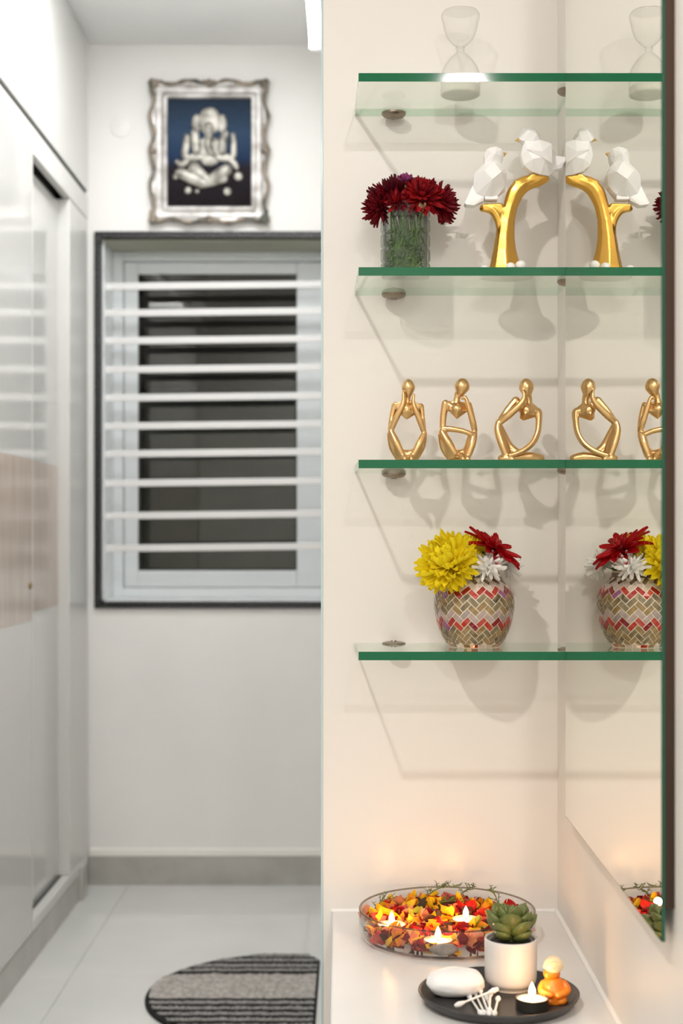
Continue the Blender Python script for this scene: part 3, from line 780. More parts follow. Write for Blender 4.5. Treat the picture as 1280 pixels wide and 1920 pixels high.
# leafy stems packed inside the vase
t = thing('leafy_stems', (vx, vy, vz+.01), 'tangle of feathery green leaves packed inside the glass vase', 'foliage')
for g_ in range(3):
    mb = MB()
    for k in range(150):
        a = random.random()*2*pi; r = .029*math.sqrt(random.random()); z0 = vz+.013+random.random()*.055*(1 if g_ else .6)
        p = Vector((vx+r*cos(a), vy+r*sin(a), z0)); d = Vector((random.uniform(-1, 1), random.uniform(-1, 1), random.uniform(-.3, 1.3))).normalized()
        L_ = random.uniform(.012, .026); w_ = random.uniform(.0008, .0019)
        sd = d.cross(Vector((random.random(), random.random(), random.random()))).normalized()*w_
        pts = [p, p+d*L_*.5+Vector((0, 0, .002)), p+d*L_]
        ok = [((q_.x-vx)**2+(q_.y-vy)**2)**.5 < .0300 for q_ in pts]
        if not all(ok) or pts[2].z < vz+.011: continue
        mb.add([pts[0]-sd*.5, pts[0]+sd*.5, pts[1]+sd, pts[1]-sd, pts[2]], [(0, 1, 2, 3), (3, 2, 4)])
    for k in range(9):
        a = random.random()*2*pi; r = .022*random.random()
        mb.tube([(vx+r*cos(a), vy+r*sin(a), vz+.012), (vx+r*cos(a+.6), vy+r*sin(a+.6), vz+.05), (vx+r*cos(a+1.2), vy+r*sin(a+1.2), vz+.098)], .0011, 6)
    o = obj('leaf_tangle', mb, M_green, t); o['kind'] = 'stuff'

# ---------------------------------------------------------------- mosaic vase
mx_, my_, mz_ = (888.8-VX)/F*2.035, 2.035, ZS[3]+.0003
prof = [(0, 33), (.6, 36), (4, 38.5), (12, 43.5), (24, 49), (38, 53.2), (52, 55.6), (63, 56), (73, 54.6), (81, 51), (88, 45.5), (93, 40), (97, 36.5), (103, 35), (106, 35)]
def vr(h):
    h = max(0, min(106, h))
    for (a, ra), (b, rb) in zip(prof, prof[1:]):
        if h <= b: 
            t_ = (h-a)/(b-a); return ra+(rb-ra)*t_
    return prof[-1][1]
# arc length table
hs = [i*.25 for i in range(425)]; arc = [0]
for a, b in zip(hs, hs[1:]): arc.append(arc[-1]+math.hypot(b-a, vr(b)-vr(a)))
def h_at(s_):
    for i in range(len(arc)-1):
        if arc[i+1] >= s_:
            t_ = (s_-arc[i])/(arc[i+1]-arc[i]+1e-9); return hs[i]+t_*.25
    return hs[-1]
def vp(ang, h, out=0):
    r = (vr(h)+out)/1000; return (mx_+r*cos(ang), my_+r*sin(ang), mz_+h/1000)
t = thing('mosaic_vase', (mx_, my_, mz_), 'rounded mosaic vase with red, gold and mauve herringbone tiles on the lowest shelf', 'vase')
sm = [(vr(h)/1000-.0003, mz_+h/1000) for h in [0, .6, 2, 4, 8, 12, 18, 24, 31, 38, 45, 52, 58, 63, 68, 73, 77, 81, 85, 88, 91, 93, 95, 97, 100, 103, 106]]
obj('vase_body', MB().lathe([(0, mz_)]+sm+[(.0335, mz_+.107), (.032, mz_+.105), (.032, mz_+.09), (.045, mz_+.07), (.045, mz_+.02), (.03, mz_+.005), (0, mz_+.004)], (mx_, my_, 0), 72, close=False), M_vcore, t, True)
def tile_mat(name, a, b, metal=0, rough=.14, sc_=140, c3=None): return vary(mat(name, rough=rough, metal=metal, spec=.6, coat=.6), a, b, sc_, 3, 0, lo=.3, hi=.7, c3=c3)
T_red = [tile_mat('tile_red', (.22, .006, .008), (.45, .02, .015)), tile_mat('tile_ruby', (.16, .006, .012), (.30, .012, .02)), tile_mat('tile_scarlet', (.36, .014, .006), (.50, .04, .015))]
T_gold = [tile_mat('tile_gold', (.20, .12, .035), (.38, .25, .10), .1), tile_mat('tile_dark_gold', (.06, .04, .018), (.32, .22, .10), .15), tile_mat('tile_olive', (.13, .095, .045), (.28, .21, .11), .1)]
T_mauve = [tile_mat('tile_mauve', (.34, .25, .22), (.46, .35, .32)), tile_mat('tile_grey_mauve', (.27, .21, .20), (.38, .31, .29))]
T_vio = [tile_mat('tile_violet', (.17, .04, .14), (.32, .09, .22))]
T_lt = [tile_mat('tile_pearl', (.58, .48, .42), (.72, .62, .56), .1), tile_mat('tile_pinkish', (.50, .39, .34), (.62, .51, .46))]
T_brn = [tile_mat('tile_brown', (.045, .022, .012), (.24, .15, .08), .2), tile_mat('tile_umber', (.09, .05, .03), (.26, .18, .10), .2)]
rows = [T_gold, T_gold, T_red, T_mauve, T_gold, T_gold, T_red, T_lt, T_brn]
NC = 30
def mk_tile(cang, cs, L_, W_, ang, m, name='mosaic_tile', smin=.2):
    mb = MB(); vs = []
    r0 = 56.0
    ca, sa = cos(ang), sin(ang)
    for out in (-.2, .75):
        sh_ = 1 if out < 0 else .93
        for (u, v) in ((-.5, -.5), (0, -.5), (.5, -.5), (.5, .5), (0, .5), (-.5, .5)):
            x = (u*L_*ca-v*W_*sa)*sh_; s_ = (u*L_*sa+v*W_*ca)*sh_
            h = h_at(max(smin, cs+s_)); vs.append(vp(cang+x/r0, h, out))
    fs = [(0, 5, 4, 3, 2, 1), (6, 7, 10, 11), (7, 8, 9, 10)]+[(i, (i+1) % 6, 6+(i+1) % 6, 6+i) for i in range(6)]
    mb.add(vs, fs); return obj(name, mb, m, t)
pitch = 2*pi*56/NC
pv = 11.3
for i in range(NC):
    for j in range(-1 if i % 2 else 0, 9):
        cs = 14.5+pv*j+(pv/2 if i % 2 else 0)
        if cs > 107: continue
        grp = rows[max(j, 0)]
        m = random.choice(grp)
        if grp is T_red and random.random() < .09: m = T_vio[0]
        mk_tile(2*pi*i/NC, cs, pitch*1.414*.90*1.0, pitch*.707*.84, (pi/4 if i % 2 else -pi/4)*.95, m, smin=8.4)
for k in range(22):
    mk_tile(2*pi*k/22+.07, 5.0, 14.2, 5.5, 0, random.choice(T_red if k % 4 == 0 else T_gold+T_lt), 'base_tile')
for k in range(20):
    mk_tile(2*pi*k/20, arc[-1]-5.2, 15.2, 7.0, 0, random.choice(T_brn+T_red[:1]+T_mauve[:1]), 'neck_tile')

P_yel = [petal_mesh('yellow_petal', W_=.34, cup=.3, curl=.30, tip=.55, m=M_yel), petal_mesh('yellow_petal_curled', W_=.30, cup=.35, curl=.5, tip=.55, m=M_yel), petal_mesh('yellow_petal_flat', W_=.36, cup=.2, curl=.12, tip=.5, m=M_yel)]
def sv(c): return ([c, ((c[0]*.5+mx_*.5), (c[1]+my_)/2, mz_+.10), (mx_+(c[0]-mx_)*.1, my_, mz_+.04), (mx_-(c[0]-mx_)*.1, my_, mz_+.006)], .0018, M_green)
ball = lambda R: [(22, .008, -.004, -30, R*.90), (26, .009, -.002, -12, R*.97), (26, .009, .001, 4, R), (24, .009, .003, 18, R), (22, .008, .005, 32, R*.97), (20, .007, .007, 45, R*.92), (16, .005, .008, 59, R*.86), (12, .004, .009, 72, R*.80), (7, .002, .010, 83, R*.76)]
c = q(842, 1060, 1.995); flower('chrysanthemum', 'large bright yellow chrysanthemum hanging over the left rim of the mosaic vase', 'yellow chrysanthemums in the mosaic vase', c, (-.45, -.75, .55), ball(.034), P_yel, (.012, .002, M_yel), sv(c))
c = q(884, 1048, 2.035); flower('chrysanthemum', 'smaller yellow chrysanthemum behind, between the large one and the red gerbera', 'yellow chrysanthemums in the mosaic vase', c, (.1, -.25, 1), ball(.027), P_yel, (.010, .002, M_yel), sv(c))
P_red = [petal_mesh('gerbera_petal', W_=.36, cup=.10, curl=.04, tip=.42, m=M_red, nu=6), petal_mesh('gerbera_petal_bent', W_=.30, cup=.12, curl=-.14, tip=.42, m=M_red, nu=6)]
M_gcore = vary(mat('gerbera_centre', rough=.8), (.05, .002, .004), (.22, .01, .012), 300, 2, .6)
c = q(926, 1030, 2.012); flower('gerbera', 'deep red gerbera daisy tilted over the right of the mosaic vase', None, c, (.52, -.30, .72), [(15, .006, 0, 0, .039), (13, .006, .002, 12, .033), (12, .004, .003, 35, .014), (12, .003, .004, 55, .010)], P_red, (.008, .001, M_gcore), sv(c), jit=.2)
P_wh = [petal_mesh('white_petal', W_=.34, cup=.25, curl=.30, tip=.5, m=M_white), petal_mesh('white_petal_curled', W_=.30, cup=.3, curl=.05, tip=.5, m=M_white)]
c = q(914, 1066, 1.993); flower('chrysanthemum', 'white chrysanthemum at the front rim of the mosaic vase with drooping petals', 'white chrysanthemums in the mosaic vase', c, (.05, -.35, 1), [(9, .005, -.002, -50, .017), (13, .006, 0, 2, .024), (13, .006, .002, 20, .022), (12, .005, .004, 38, .018), (9, .003, .005, 60, .013)], P_wh, (.006, .002, M_white), sv(c))
c = q(945, 1060, 2.055); flower('chrysanthemum', 'white chrysanthemum behind the red gerbera at the right rim', 'white chrysanthemums in the mosaic vase', c, (.6, -.1, .7), [(14, .005, -.001, -25, .021), (14, .006, 0, 0, .022), (13, .006, .002, 22, .020), (10, .005, .004, 42, .017)], P_wh, (.006, .002, M_white), sv(c))
c = q(905, 1040, 2.02); t = thing('calyx', c, 'dark green sepals under the red gerbera in the mosaic vase', 'leaf')
mb = MB()
for k in range(26):
    a = random.random()*2*pi; d = Vector((cos(a), sin(a)*.6, random.uniform(-.2, 1))).normalized(); sd = d.cross(Vector((0, 1, .2))).normalized()*.0016
    mb.add([c-sd, c+sd, c+d*.008+sd, c+d*.008-sd, c+d*.014], [(0, 1, 2, 3), (3, 2, 4)])
obj('sepals', mb, M_sprig, t)

# ---------------------------------------------------------------- gold figurines
def figure(ox, tubes, heads, hulls, label, Y0, yb):
    """zoomed drawing coordinates (10.67 per photo pixel), depth in mm towards the camera negative"""
    S = 10.67
    def T(x, y, d=0): 
        p = PX(ox+x/S, 700+y/S, Y0); p.y = Y0+d/1000; return p
    k = Y0/F/S
    mb = MB()
    for pts, r in tubes:
        mb.tube([T(*p) for p in pts], [q_*k*1.17+.0003 for q_ in r], 12)
    for (x, y, rx, ry, rot) in heads:
        mb.ball(T(x, y, -2), (rx*k*1.12, rx*k*1.12, ry*k*1.16), 24, 16, rot=Matrix.Rotation(rot, 3, 'Y'), fn=lambda p: 1-.10*max(0, -p.z)*(1-p.z*p.z)*4)
    for pts in hulls: mb.hull([T(*p) for p in pts])
    for a in WEBS[ox]: mb.hull([T(x, y, d+e_) for (x, y, d) in a for e_ in (-3.4, 3.4)])
    o = obj('figurine', mb, M_gold, None, True, base=T(500, yb, 0))
    zmin = min(v.co.z for v in o.data.vertices)
    fuse(o, .0009, 5, .5)
    o.location.z = ZS[2]+CH+.0003-min(v.co.z for v in o.data.vertices)
    tag(o, label, 'figurine', 'gold thinker figurines on the third shelf')
    return o
WEBS = {715: [[(190, 1190, -1), (200, 1420, 2), (330, 1740, 0), (460, 1700, -6), (350, 1500, -6)], [(850, 1230, -1), (830, 1480, 2), (700, 1740, 0), (580, 1700, -6), (680, 1520, -6)],
               [(250, 610, 1), (470, 560, 0), (600, 560, 0), (800, 640, 1), (700, 820, 1), (510, 940, 0), (350, 830, 1)]],
        810: [[(185, 1200, -1), (200, 1440, 2), (350, 1740, 0), (480, 1680, -6), (380, 1480, -6)], [(850, 1240, -1), (830, 1440, 2), (740, 1700, 0), (640, 1680, -4), (720, 1400, -4)],
               [(230, 590, 0), (440, 560, 0), (560, 580, 0), (760, 620, 1), (690, 790, 0), (490, 930, 0), (320, 760, 0)]],
        915: [[(200, 1000, -2), (180, 1180, -2), (290, 1640, -8), (430, 1640, -6), (420, 1480, 0), (300, 1180, 1)], [(640, 1580, 2), (880, 1600, 2), (1090, 1680, 0), (600, 1740, -3), (420, 1640, -3), (420, 1500, 2)],
               [(700, 560, 2), (860, 560, 0), (1030, 700, 0), (950, 850, -1), (700, 930, 0), (610, 730, 2), (590, 600, 4)]]}
figure(715, [
    ([(525, 430), (518, 560), (515, 680)], [55, 48, 60]),
    ([(270, 650, 3), (205, 900, 2), (175, 1140, -2)], [58, 42, 42]),
    ([(200, 1130, -3), (290, 920, -7), (390, 720, -9), (435, 560, -9), (428, 400, -9)], [46, 52, 44, 34, 20]),
    ([(790, 670, 3), (820, 900, 2), (842, 1160, -2)], [52, 40, 42]),
    ([(838, 1170, -3), (760, 960, -7), (680, 770, -9), (628, 600, -9), (645, 450, -9)], [44, 54, 44, 32, 18]),
    ([(280, 640, 2), (420, 680, 3), (520, 660, 2), (640, 690, 3), (780, 670, 2)], [52, 50, 60, 50, 48]),
    ([(185, 1170, -3), (290, 1400, -8), (400, 1640, -10)], [48, 66, 50]),
    ([(165, 1230, -1), (220, 1480, 3), (360, 1720, 5)], [44, 62, 66]),
    ([(855, 1220, -3), (750, 1430, -8), (640, 1640, -10)], [46, 62, 50]),
    ([(860, 1270, -1), (800, 1500, 3), (660, 1720, 5)], [42, 58, 66]),
    ([(350, 1600, 6), (510, 1640, 8), (680, 1600, 6)], [80, 90, 76]),
    ([(420, 1640, -9), (460, 1740, -15)], [44, 42]), ([(610, 1640, -9), (590, 1740, -15)], [44, 42]),
], [(535, 320, 122, 165, 0), (508, 745, 105, 120, 0)], [[(440, 620, -5), (600, 620, -5), (640, 820, -6), (505, 950, -3), (370, 830, -6), (500, 780, -11), (430, 700, 7), (600, 700, 7), (500, 900, 5)]],
    'gold figurine resting its chin on both hands, leftmost on the third shelf', 2.02, 1780)
figure(810, [
    ([(520, 420), (495, 520), (480, 640)], [60, 52, 70]),
    ([(265, 620), (225, 850), (210, 1110)], [66, 56, 52]),
    ([(215, 1120, -2), (430, 1140, -6), (620, 1180, -8), (770, 1240, -8)], [50, 46, 42, 44]),
    ([(745, 630, 3), (800, 850, 3), (845, 1120, 0)], [42, 42, 42]),
    ([(845, 1160, -3), (805, 1000, -7), (745, 800, -9), (700, 640, -10), (650, 510, -10), (590, 530, -9)], [48, 56, 46, 36, 30, 22]),
    ([(260, 610, 0), (420, 680, 1), (560, 690, 1), (740, 640, 2)], [56, 70, 60, 46]),
    ([(195, 1190, -3), (310, 1400, -8), (440, 1620, -10)], [56, 72, 56]),
    ([(165, 1250, -1), (230, 1500, 3), (380, 1720, 5)], [44, 60, 66]),
    ([(830, 1230, -4), (790, 1420, -8), (720, 1640, -10)], [58, 66, 54]),
    ([(760, 1270, 1), (710, 1480, 3), (640, 1680, 5)], [44, 56, 62]),
    ([(370, 1600, 6), (540, 1640, 8), (680, 1580, 6)], [86, 90, 76]),
    ([(560, 1650, -10), (600, 1740, -16)], [46, 42]), ([(690, 1650, -9), (700, 1740, -14)], [46, 42]),
], [(590, 300, 138, 165, .22), (495, 745, 125, 120, 0)], [[(320, 620, -5), (640, 640, -5), (690, 770, -6), (490, 935, -3), (330, 760, -6), (500, 780, -11), (340, 690, 7), (640, 700, 7), (490, 880, 5)]],
    'gold figurine with one arm across its knees, in the middle of the third shelf', 2.02, 1780)
figure(915, [
    ([(790, 430), (810, 540), (800, 660)], [66, 58, 80]),
    ([(560, 520, 5), (400, 710, 3), (235, 930, 0)], [72, 66, 52]),
    ([(570, 540, 5), (700, 650, 4)], [70, 70]),
    ([(240, 960, -3), (390, 830, -8), (570, 670, -11), (680, 530, -12), (700, 420, -12), (672, 320, -10)], [46, 62, 54, 44, 34, 16]),
    ([(800, 640, 0), (930, 730, 0), (1005, 760, 0), (1005, 960, -2), (975, 1180, -5), (870, 1380, -9), (700, 1520, -12), (520, 1600, -14), (410, 1630, -15)], [70, 66, 62, 52, 50, 50, 48, 42, 36]),
    ([(210, 960, -2), (190, 1130, -5), (260, 1400, -9), (350, 1660, -10)], [56, 66, 66, 54]),
    ([(230, 1000, 2), (330, 1230, 4), (440, 1440, 4), (620, 1600, 3)], [40, 56, 66, 76]),
    ([(1050, 1680, 0), (860, 1650, 0), (640, 1660, -2), (400, 1690, -6), (240, 1680, -8)], [66, 84, 76, 60, 50]),
    ([(250, 1700, -9), (330, 1690, -12), (470, 1710, -14)], [50, 46, 40]),
], [(762, 280, 136, 172, -.12), (770, 735, 125, 125, .3)], [[(640, 700, -5), (860, 640, -5), (960, 830, -5), (690, 935, -3), (620, 880, 0), (720, 800, -12), (680, 720, 6), (900, 800, 6)]],
    'gold figurine sitting cross-legged with chin on one hand, right beside the mirror', 2.02, 1780)

# ---------------------------------------------------------------- birds on a branch
YBD = 2.03
def B1(zx, zy, d=0):
    p = PX(870+zx/6.4, 230+zy/6.4, YBD); p.y = YBD+d; return p
t = thing('bird_statue', (PX(950, 500, YBD).x, YBD, ZS[1]+.0003), 'two white faceted birds perched on a gold branch statue, second shelf', 'statue')
k = YBD/F
mb = MB()
def BP(px, py, d=0): 
    p = PX(px, py, YBD); p.y = YBD+d; return p
mb.tube([BP(948, 519), BP(947, 500), BP(946, 470), BP(947, 440), BP(951, 410), BP(957, 385), BP(966, 362), BP(978, 348), BP(994, 341), BP(1010, 339), BP(1024, 336)],
        [r*k for r in (34, 30, 22, 17.5, 14.5, 14, 16, 16, 14, 11, 6)], 8, sub=3, flat=.85)
mb.tube([BP(971, 357, -.003), BP(967, 342, -.004)], [6*k, 4.5*k], 8)
mb.tube([BP(930, 515), BP(936, 478), BP(938, 440), BP(938, 425), BP(934, 408), BP(924, 394), BP(912, 390), BP(905, 391)], [r*k for r in (12, 11, 9, 9, 10, 10, 9, 7)], 8, sub=3)
mb.hull([BP(978, 345, .008), BP(978, 345, -.008), BP(996, 328, .009), BP(996, 328, -.009), BP(1028, 333, .007), BP(1028, 333, -.007), BP(1015, 345, .006), BP(1015, 345, -.006), BP(985, 352, .008), BP(985, 352, -.008)])
mb.hull([BP(902, 384, .007), BP(902, 384, -.007), BP(940, 382, .007), BP(940, 382, -.007), BP(946, 400, .006), BP(946, 400, -.006), BP(905, 396, .006), BP(905, 396, -.006)])
o = obj('branch', mb, M_branch, t, True, label='satin gold forked branch'); fuse(o, .0012, 4, .5)
for v in o.data.vertices: v.co.z = max(v.co.z, .0025)
bx = PX(950, 500, YBD).x
zb = ZS[1]+.0003
obj('base', MB().lathe([(0, zb), (.036, zb), (.038, zb+.0015), (.037, zb+.004), (.031, zb+.007), (.02, zb+.009), (0, zb+.010)], (bx-.001, YBD, 0), 40, sy=.72), M_base, t, True)
for (px, py, r, d) in ((908, 505, 9, -.012), (957, 500, 9, -.020), (976, 497, 10, -.016), (920, 512, 7, -.019), (985, 510, 7, -.008), (940, 512, 6, -.024)):
    p = PX(px, py, YBD+d)
    obj('egg', MB().ball(p, (r*k, r*k, r*k*.86), 14, 10), M_pebble, t, True)
def sym(lst): 
    out = []
    for p in lst:
        if len(p) == 3 and p[2] < 0 and p[2] != 0: out += [B1(*p)]
        elif len(p) == 3: out += [B1(p[0], p[1], p[2]), B1(p[0], p[1], -p[2])]
        else: out.append(B1(*p))
    return out
# right bird
bd = MB().hull(sym([(722, 235, .010), (690, 320, .010), (672, 410, .010), (705, 530, .010), (790, 605, .011), (905, 645, .012), (1010, 655, .008), (1085, 585, .006), (1118, 440, .006), (1055, 310, .008), (1000, 255, .010), (885, 225, .010),
     (860, 370, .026), (950, 470, .029), (800, 490, .025), (960, 310, .021), (740, 380, .021)]))
b1 = obj('bird_body', bd, M_bird, t, label='faceted white body of the right, upper bird')
obj('bird_head', MB().hull(sym([(648, 185, .004), (668, 120, .008), (705, 85, .009), (775, 70, .009), (840, 95, .010), (885, 165, .010), (895, 240, .012), (800, 265, .012), (700, 245, .010), (660, 215, .006), (770, 150, .021), (715, 185, .014), (850, 190, .021)])), M_bird, b1)
obj('wing', MB().hull([B1(730, 372, -.024), B1(735, 380, -.016), B1(1016, 552, -.032), B1(1016, 552, -.020), B1(1028, 300, -.020), B1(1028, 300, -.010), B1(890, 250, -.017), B1(890, 250, -.008), B1(900, 420, -.034)]), M_bird, b1)
obj('tail', MB().hull(sym([(1080, 420, .010), (1010, 600, .010), (1110, 440, .012)])+[B1(1205, 438, .012), B1(1205, 438, -.012), B1(1205, 470, .014), B1(1205, 478, -.014), B1(1150, 565, -.010), B1(1150, 560, .008), B1(1090, 575, -.008)]), M_bird, b1)
obj('beak', MB().hull([B1(602, 217), B1(655, 192, .003), B1(655, 192, -.003), B1(660, 228, .004), B1(660, 228, -.004), B1(632, 192)]), M_beak, b1, label='gold beak')
# left bird
b2 = obj('bird_body', MB().hull(sym([(240, 500, .008), (430, 500, .008), (472, 570, .010), (502, 640, .010), (488, 780, .010), (400, 890, .012), (300, 905, .014), (230, 905, .012), (140, 870, .010), (100, 780, .010), (110, 640, .010), (175, 570, .010), (150, 740, .018)])
     + [B1(310, 750, -.036), B1(340, 520, -.022), B1(220, 640, -.031), B1(420, 650, -.029), B1(300, 640, .028), B1(320, 780, .024)]), M_bird, t, label='faceted white body of the left, lower bird')
obj('bird_head', MB().hull(sym([(236, 390, .006), (262, 340, .008), (300, 318, .008), (372, 308, .010), (438, 338, .010), (468, 400, .008), (458, 465, .010), (432, 525, .010), (300, 525, .012), (236, 500, .010)])+[B1(355, 420, -.024), B1(300, 400, -.019), B1(420, 440, -.018), B1(345, 420, .022)]), M_bird, b2)
obj('tail', MB().hull(sym([(100, 760, .007), (240, 900, .010), (225, 950, .008), (110, 1010, .010), (20, 1002, .011), (-2, 985, .010), (98, 930, .008)])), M_bird, b2)
obj('wing', MB().hull([B1(400, 905, -.020), B1(484, 826, -.016), B1(478, 850, -.008), B1(395, 915, -.010)]), M_bird, b2)
obj('beak', MB().hull([B1(518, 366), B1(464, 366, .003), B1(464, 366, -.005), B1(480, 404, .003), B1(480, 404, -.005)]), M_beak, b2, label='gold beak')
obj('foot', MB().box(B1(240, 0).x, B1(395, 0).x, YBD-.012, YBD+.008, B1(0, 944).z, B1(0, 890).z), M_bird, b2, bevel=.001)

# ---------------------------------------------------------------- glass bowl of petals
bxc, byc = .131, 1.970
BR = .1205
t = thing('glass_bowl', (bxc, byc, CZ+.0003), 'wide shallow round clear glass bowl filled with petals at the back of the counter', 'bowl')
mb = MB(); z0 = CZ+.0003
mb.lathe([(0, z0), (BR-.012, z0), (BR-.005, z0+.0015), (BR-.0015, z0+.006), (BR, z0+.012), (BR, z0+.0385), (BR-.0008, z0+.0398), (BR-.0022, z0+.0395), (BR-.003, z0+.038), (BR-.003, z0+.013), (BR-.0045, z0+.0075), (BR-.010, z0+.0042), (0, z0+.0035)], (bxc, byc, 0), 96, close=False)
obj('bowl_glass', mb, M_bowlglass, t, True)
mb = MB(); ring_pts = [(bxc+(BR-.0015)*cos(2*pi*k/96), byc+(BR-.0015)*sin(2*pi*k/96), z0+.0392) for k in range(96)]
vs = []; fs = []
for k in range(96):
    a = 2*pi*k/96
    for q_ in range(8):
        b_ = 2*pi*q_/8; r = BR-.0015+.0016*cos(b_); vs.append((bxc+r*cos(a), byc+r*sin(a), z0+.0392+.0013*sin(b_)))
for k in range(96):
    for q_ in range(8):
        fs.append((k*8+q_, ((k+1) % 96)*8+q_, ((k+1) % 96)*8+(q_+1) % 8, k*8+(q_+1) % 8))
M_rim = glass('bowl_rim_glass', (.60, .58, .52), (.20, .18, .15), 1.5)
obj('rim', mb.add(vs, fs), M_rim, t, True)

cands = [(734, 1734, -.5290), (873, 1724, -.5270), (821, 1763, -.5335)]
def candle(c, lab, cup, hgt, dark=False):
    """c = centre of the wax surface"""
    zt = c[2]; R_ = .0190
    t_ = thing('tealight', (c[0], c[1], zt-hgt), lab, 'candle')
    obj('tin_cup', MB().lathe([(0, zt-hgt), (R_-.001, zt-hgt), (R_, zt-hgt+.001), (R_+.0003, zt+.0012), (R_-.0004, zt+.0014), (R_-.0006, zt-.002), (R_-.001, zt-.003)], (c[0], c[1], 0), 40, close=False), cup, t_, 'auto')
    obj('wax', MB().lathe([(0, zt-hgt+.002), (R_-.001, zt-hgt+.002), (R_-.0009, zt), (.012, zt-.0006), (0, zt-.0012)], (c[0], c[1], 0), 36), M_wax, t_, True)
    obj('wick', MB().tube([(c[0], c[1], zt-.001), (c[0]+.0003, c[1], zt+.004)], .0006, 6, sub=1), M_wick, t_)
    fl = smoothprof([(0, zt+.0022), (.0030, zt+.0045), (.0040, zt+.0080), (.0030, zt+.0125), (.0012, zt+.0165), (0, zt+.0190)], 3)
    obj('flame', MB().lathe(fl, (c[0], c[1], 0), 16, close=False), M_flame, t_, True)
    return t_
cpos = []
labs = ['lit white tealight among petals at the left of the glass bowl', 'lit white tealight among petals at the centre back of the glass bowl', 'lit white tealight low at the front of the glass bowl']
for (px, py, zr), lb in zip(cands, labs):
    Y = -zr*F/(py-VY); p = PX(px, py, Y); p.y = Y; p.z = zr; p.x = (px-VX)/F*p.y
    cpos.append(p); candle(p, lb, M_tin, .0115)

def pmesh(name, kind, m):
    if kind == 0: return petal_mesh(name, W_=.62, cup=.22, curl=.18, tip=.6, m=m, nu=5)
    if kind == 1: return petal_mesh(name, W_=.50, cup=.42, curl=.45, tip=.5, m=m, nu=5)
    if kind == 2: return petal_mesh(name, W_=.22, cup=.2, curl=.15, tip=.5, m=m, nu=5)
    # crumpled rose petal
    me = petal_mesh(name, W_=.85, cup=.22, curl=.25, tip=.5, m=m, nu=6, nv=3)
    for v in me.vertices:
        v.co.z += .16*noise.noise(Vector((v.co.x*3.1, v.co.y*3.7, kind*7.3)))
        v.co.y *= 1+.18*noise.noise(Vector((v.co.x*4, 3, kind)))
    return me
PM = {}
cols = {'red': petal_mat('loose_red_petal', (.36, .006, .008), (.66, .03, .02)), 'deep red': petal_mat('loose_deep_red_petal', (.13, .004, .008), (.30, .01, .018)),
        'yellow': petal_mat('loose_yellow_petal', (.86, .45, .005), (.95, .68, .03)), 'peach': petal_mat('loose_peach_petal', (.66, .20, .09), (.82, .36, .20)),
        'pink': petal_mat('loose_coral_petal', (.62, .08, .08), (.80, .20, .15)), 'orange': petal_mat('loose_orange_petal', (.78, .22, .01), (.90, .42, .03)),
        'brown': petal_mat('loose_brown_petal', (.045, .02, .015), (.13, .07, .05)), 'lime': petal_mat('loose_lime_petal', (.36, .38, .03), (.58, .55, .07))}
for cn, m in cols.items():
    PM[cn] = [pmesh('petal_'+cn.replace(' ', '_'), kk, m) for kk in ((0, 3, 4, 5) if cn not in ('yellow', 'orange') else (0, 2, 3, 1))]
seq = ['red']*7+['deep red']*4+['yellow']*8+['peach']*3+['pink']*2+['orange']*4+['brown']*2+['lime']*1
cname = {'pink': 'coral'}
def petal_at(x, y, z, az, tilt, roll, L_, me, cn):
    Rm = Matrix.Rotation(az, 3, 'Z') @ Matrix.Rotation(tilt, 3, 'Y') @ Matrix.Rotation(roll, 3, 'X')
    tip = Vector((x, y, z))+Rm @ Vector((L_, 0, .2*L_))
    for q_ in (0, .5, 1):
        px_, py_ = x+(tip.x-x)*q_, y+(tip.y-y)*q_
        if math.hypot(px_-bxc, py_-byc) > .1145: return None
        if any(math.hypot(px_-cp.x, py_-cp.y) < .0212 for cp in cpos): return None
        if any(math.hypot(px_-cp.x, py_-cp.y) < .036 and py_ < cp.y+.005 and max(z, tip.z)+.003 > cp.z-.001 for cp in cpos): return None
    if tip.z < CZ+.0045 or tip.z > CZ+.041: return None
    return Rm
def add_petal(x, y, z, Rm, L_, me, cn):
    o = bpy.data.objects.new('loose_petal', me); link(o)
    o.matrix_world = Matrix.Translation((x, y, z+CH)) @ Rm.to_4x4() @ Matrix.Diagonal((L_, L_, L_, 1))
    cc = cname.get(cn, cn)
    tag(o, 'loose %s petal lying in the heap in the glass bowl' % cc, 'petal', 'loose %s petals in the glass bowl' % cc)
# the lowest layer nobody could count: one object
mb = MB(); lit_m = [cols[c_] for c_ in cols]; n_ = 0; tries = 0
while n_ < 560 and tries < 12000:
    tries += 1
    a = random.random()*2*pi; r = .113*math.sqrt(random.uniform(.0, 1)); x = bxc+r*cos(a); y = byc+r*sin(a)
    z = CZ+random.uniform(.0055, .020); cn = random.choice(seq); L_ = random.uniform(.013, .022); me = random.choice(PM[cn])
    Rm = petal_at(x, y, z, random.random()*2*pi, random.uniform(-.5, .2), random.uniform(-.9, .9), L_, me, cn)
    if Rm is None: continue
    mi = list(cols).index(cn)
    mb.add([Vector((x, y, z))+Rm @ (v.co*L_) for v in me.vertices], [tuple(p_.vertices) for p_ in me.polygons], mi); n_ += 1
lit = obj('petal_litter', mb, lit_m, None, True, recalc=False, base=(bxc, byc, CZ+.004))
tag(lit, 'dense lower layer of mixed petals on the bottom of the glass bowl', 'petals', kind='stuff')
npet = 0; tries = 0
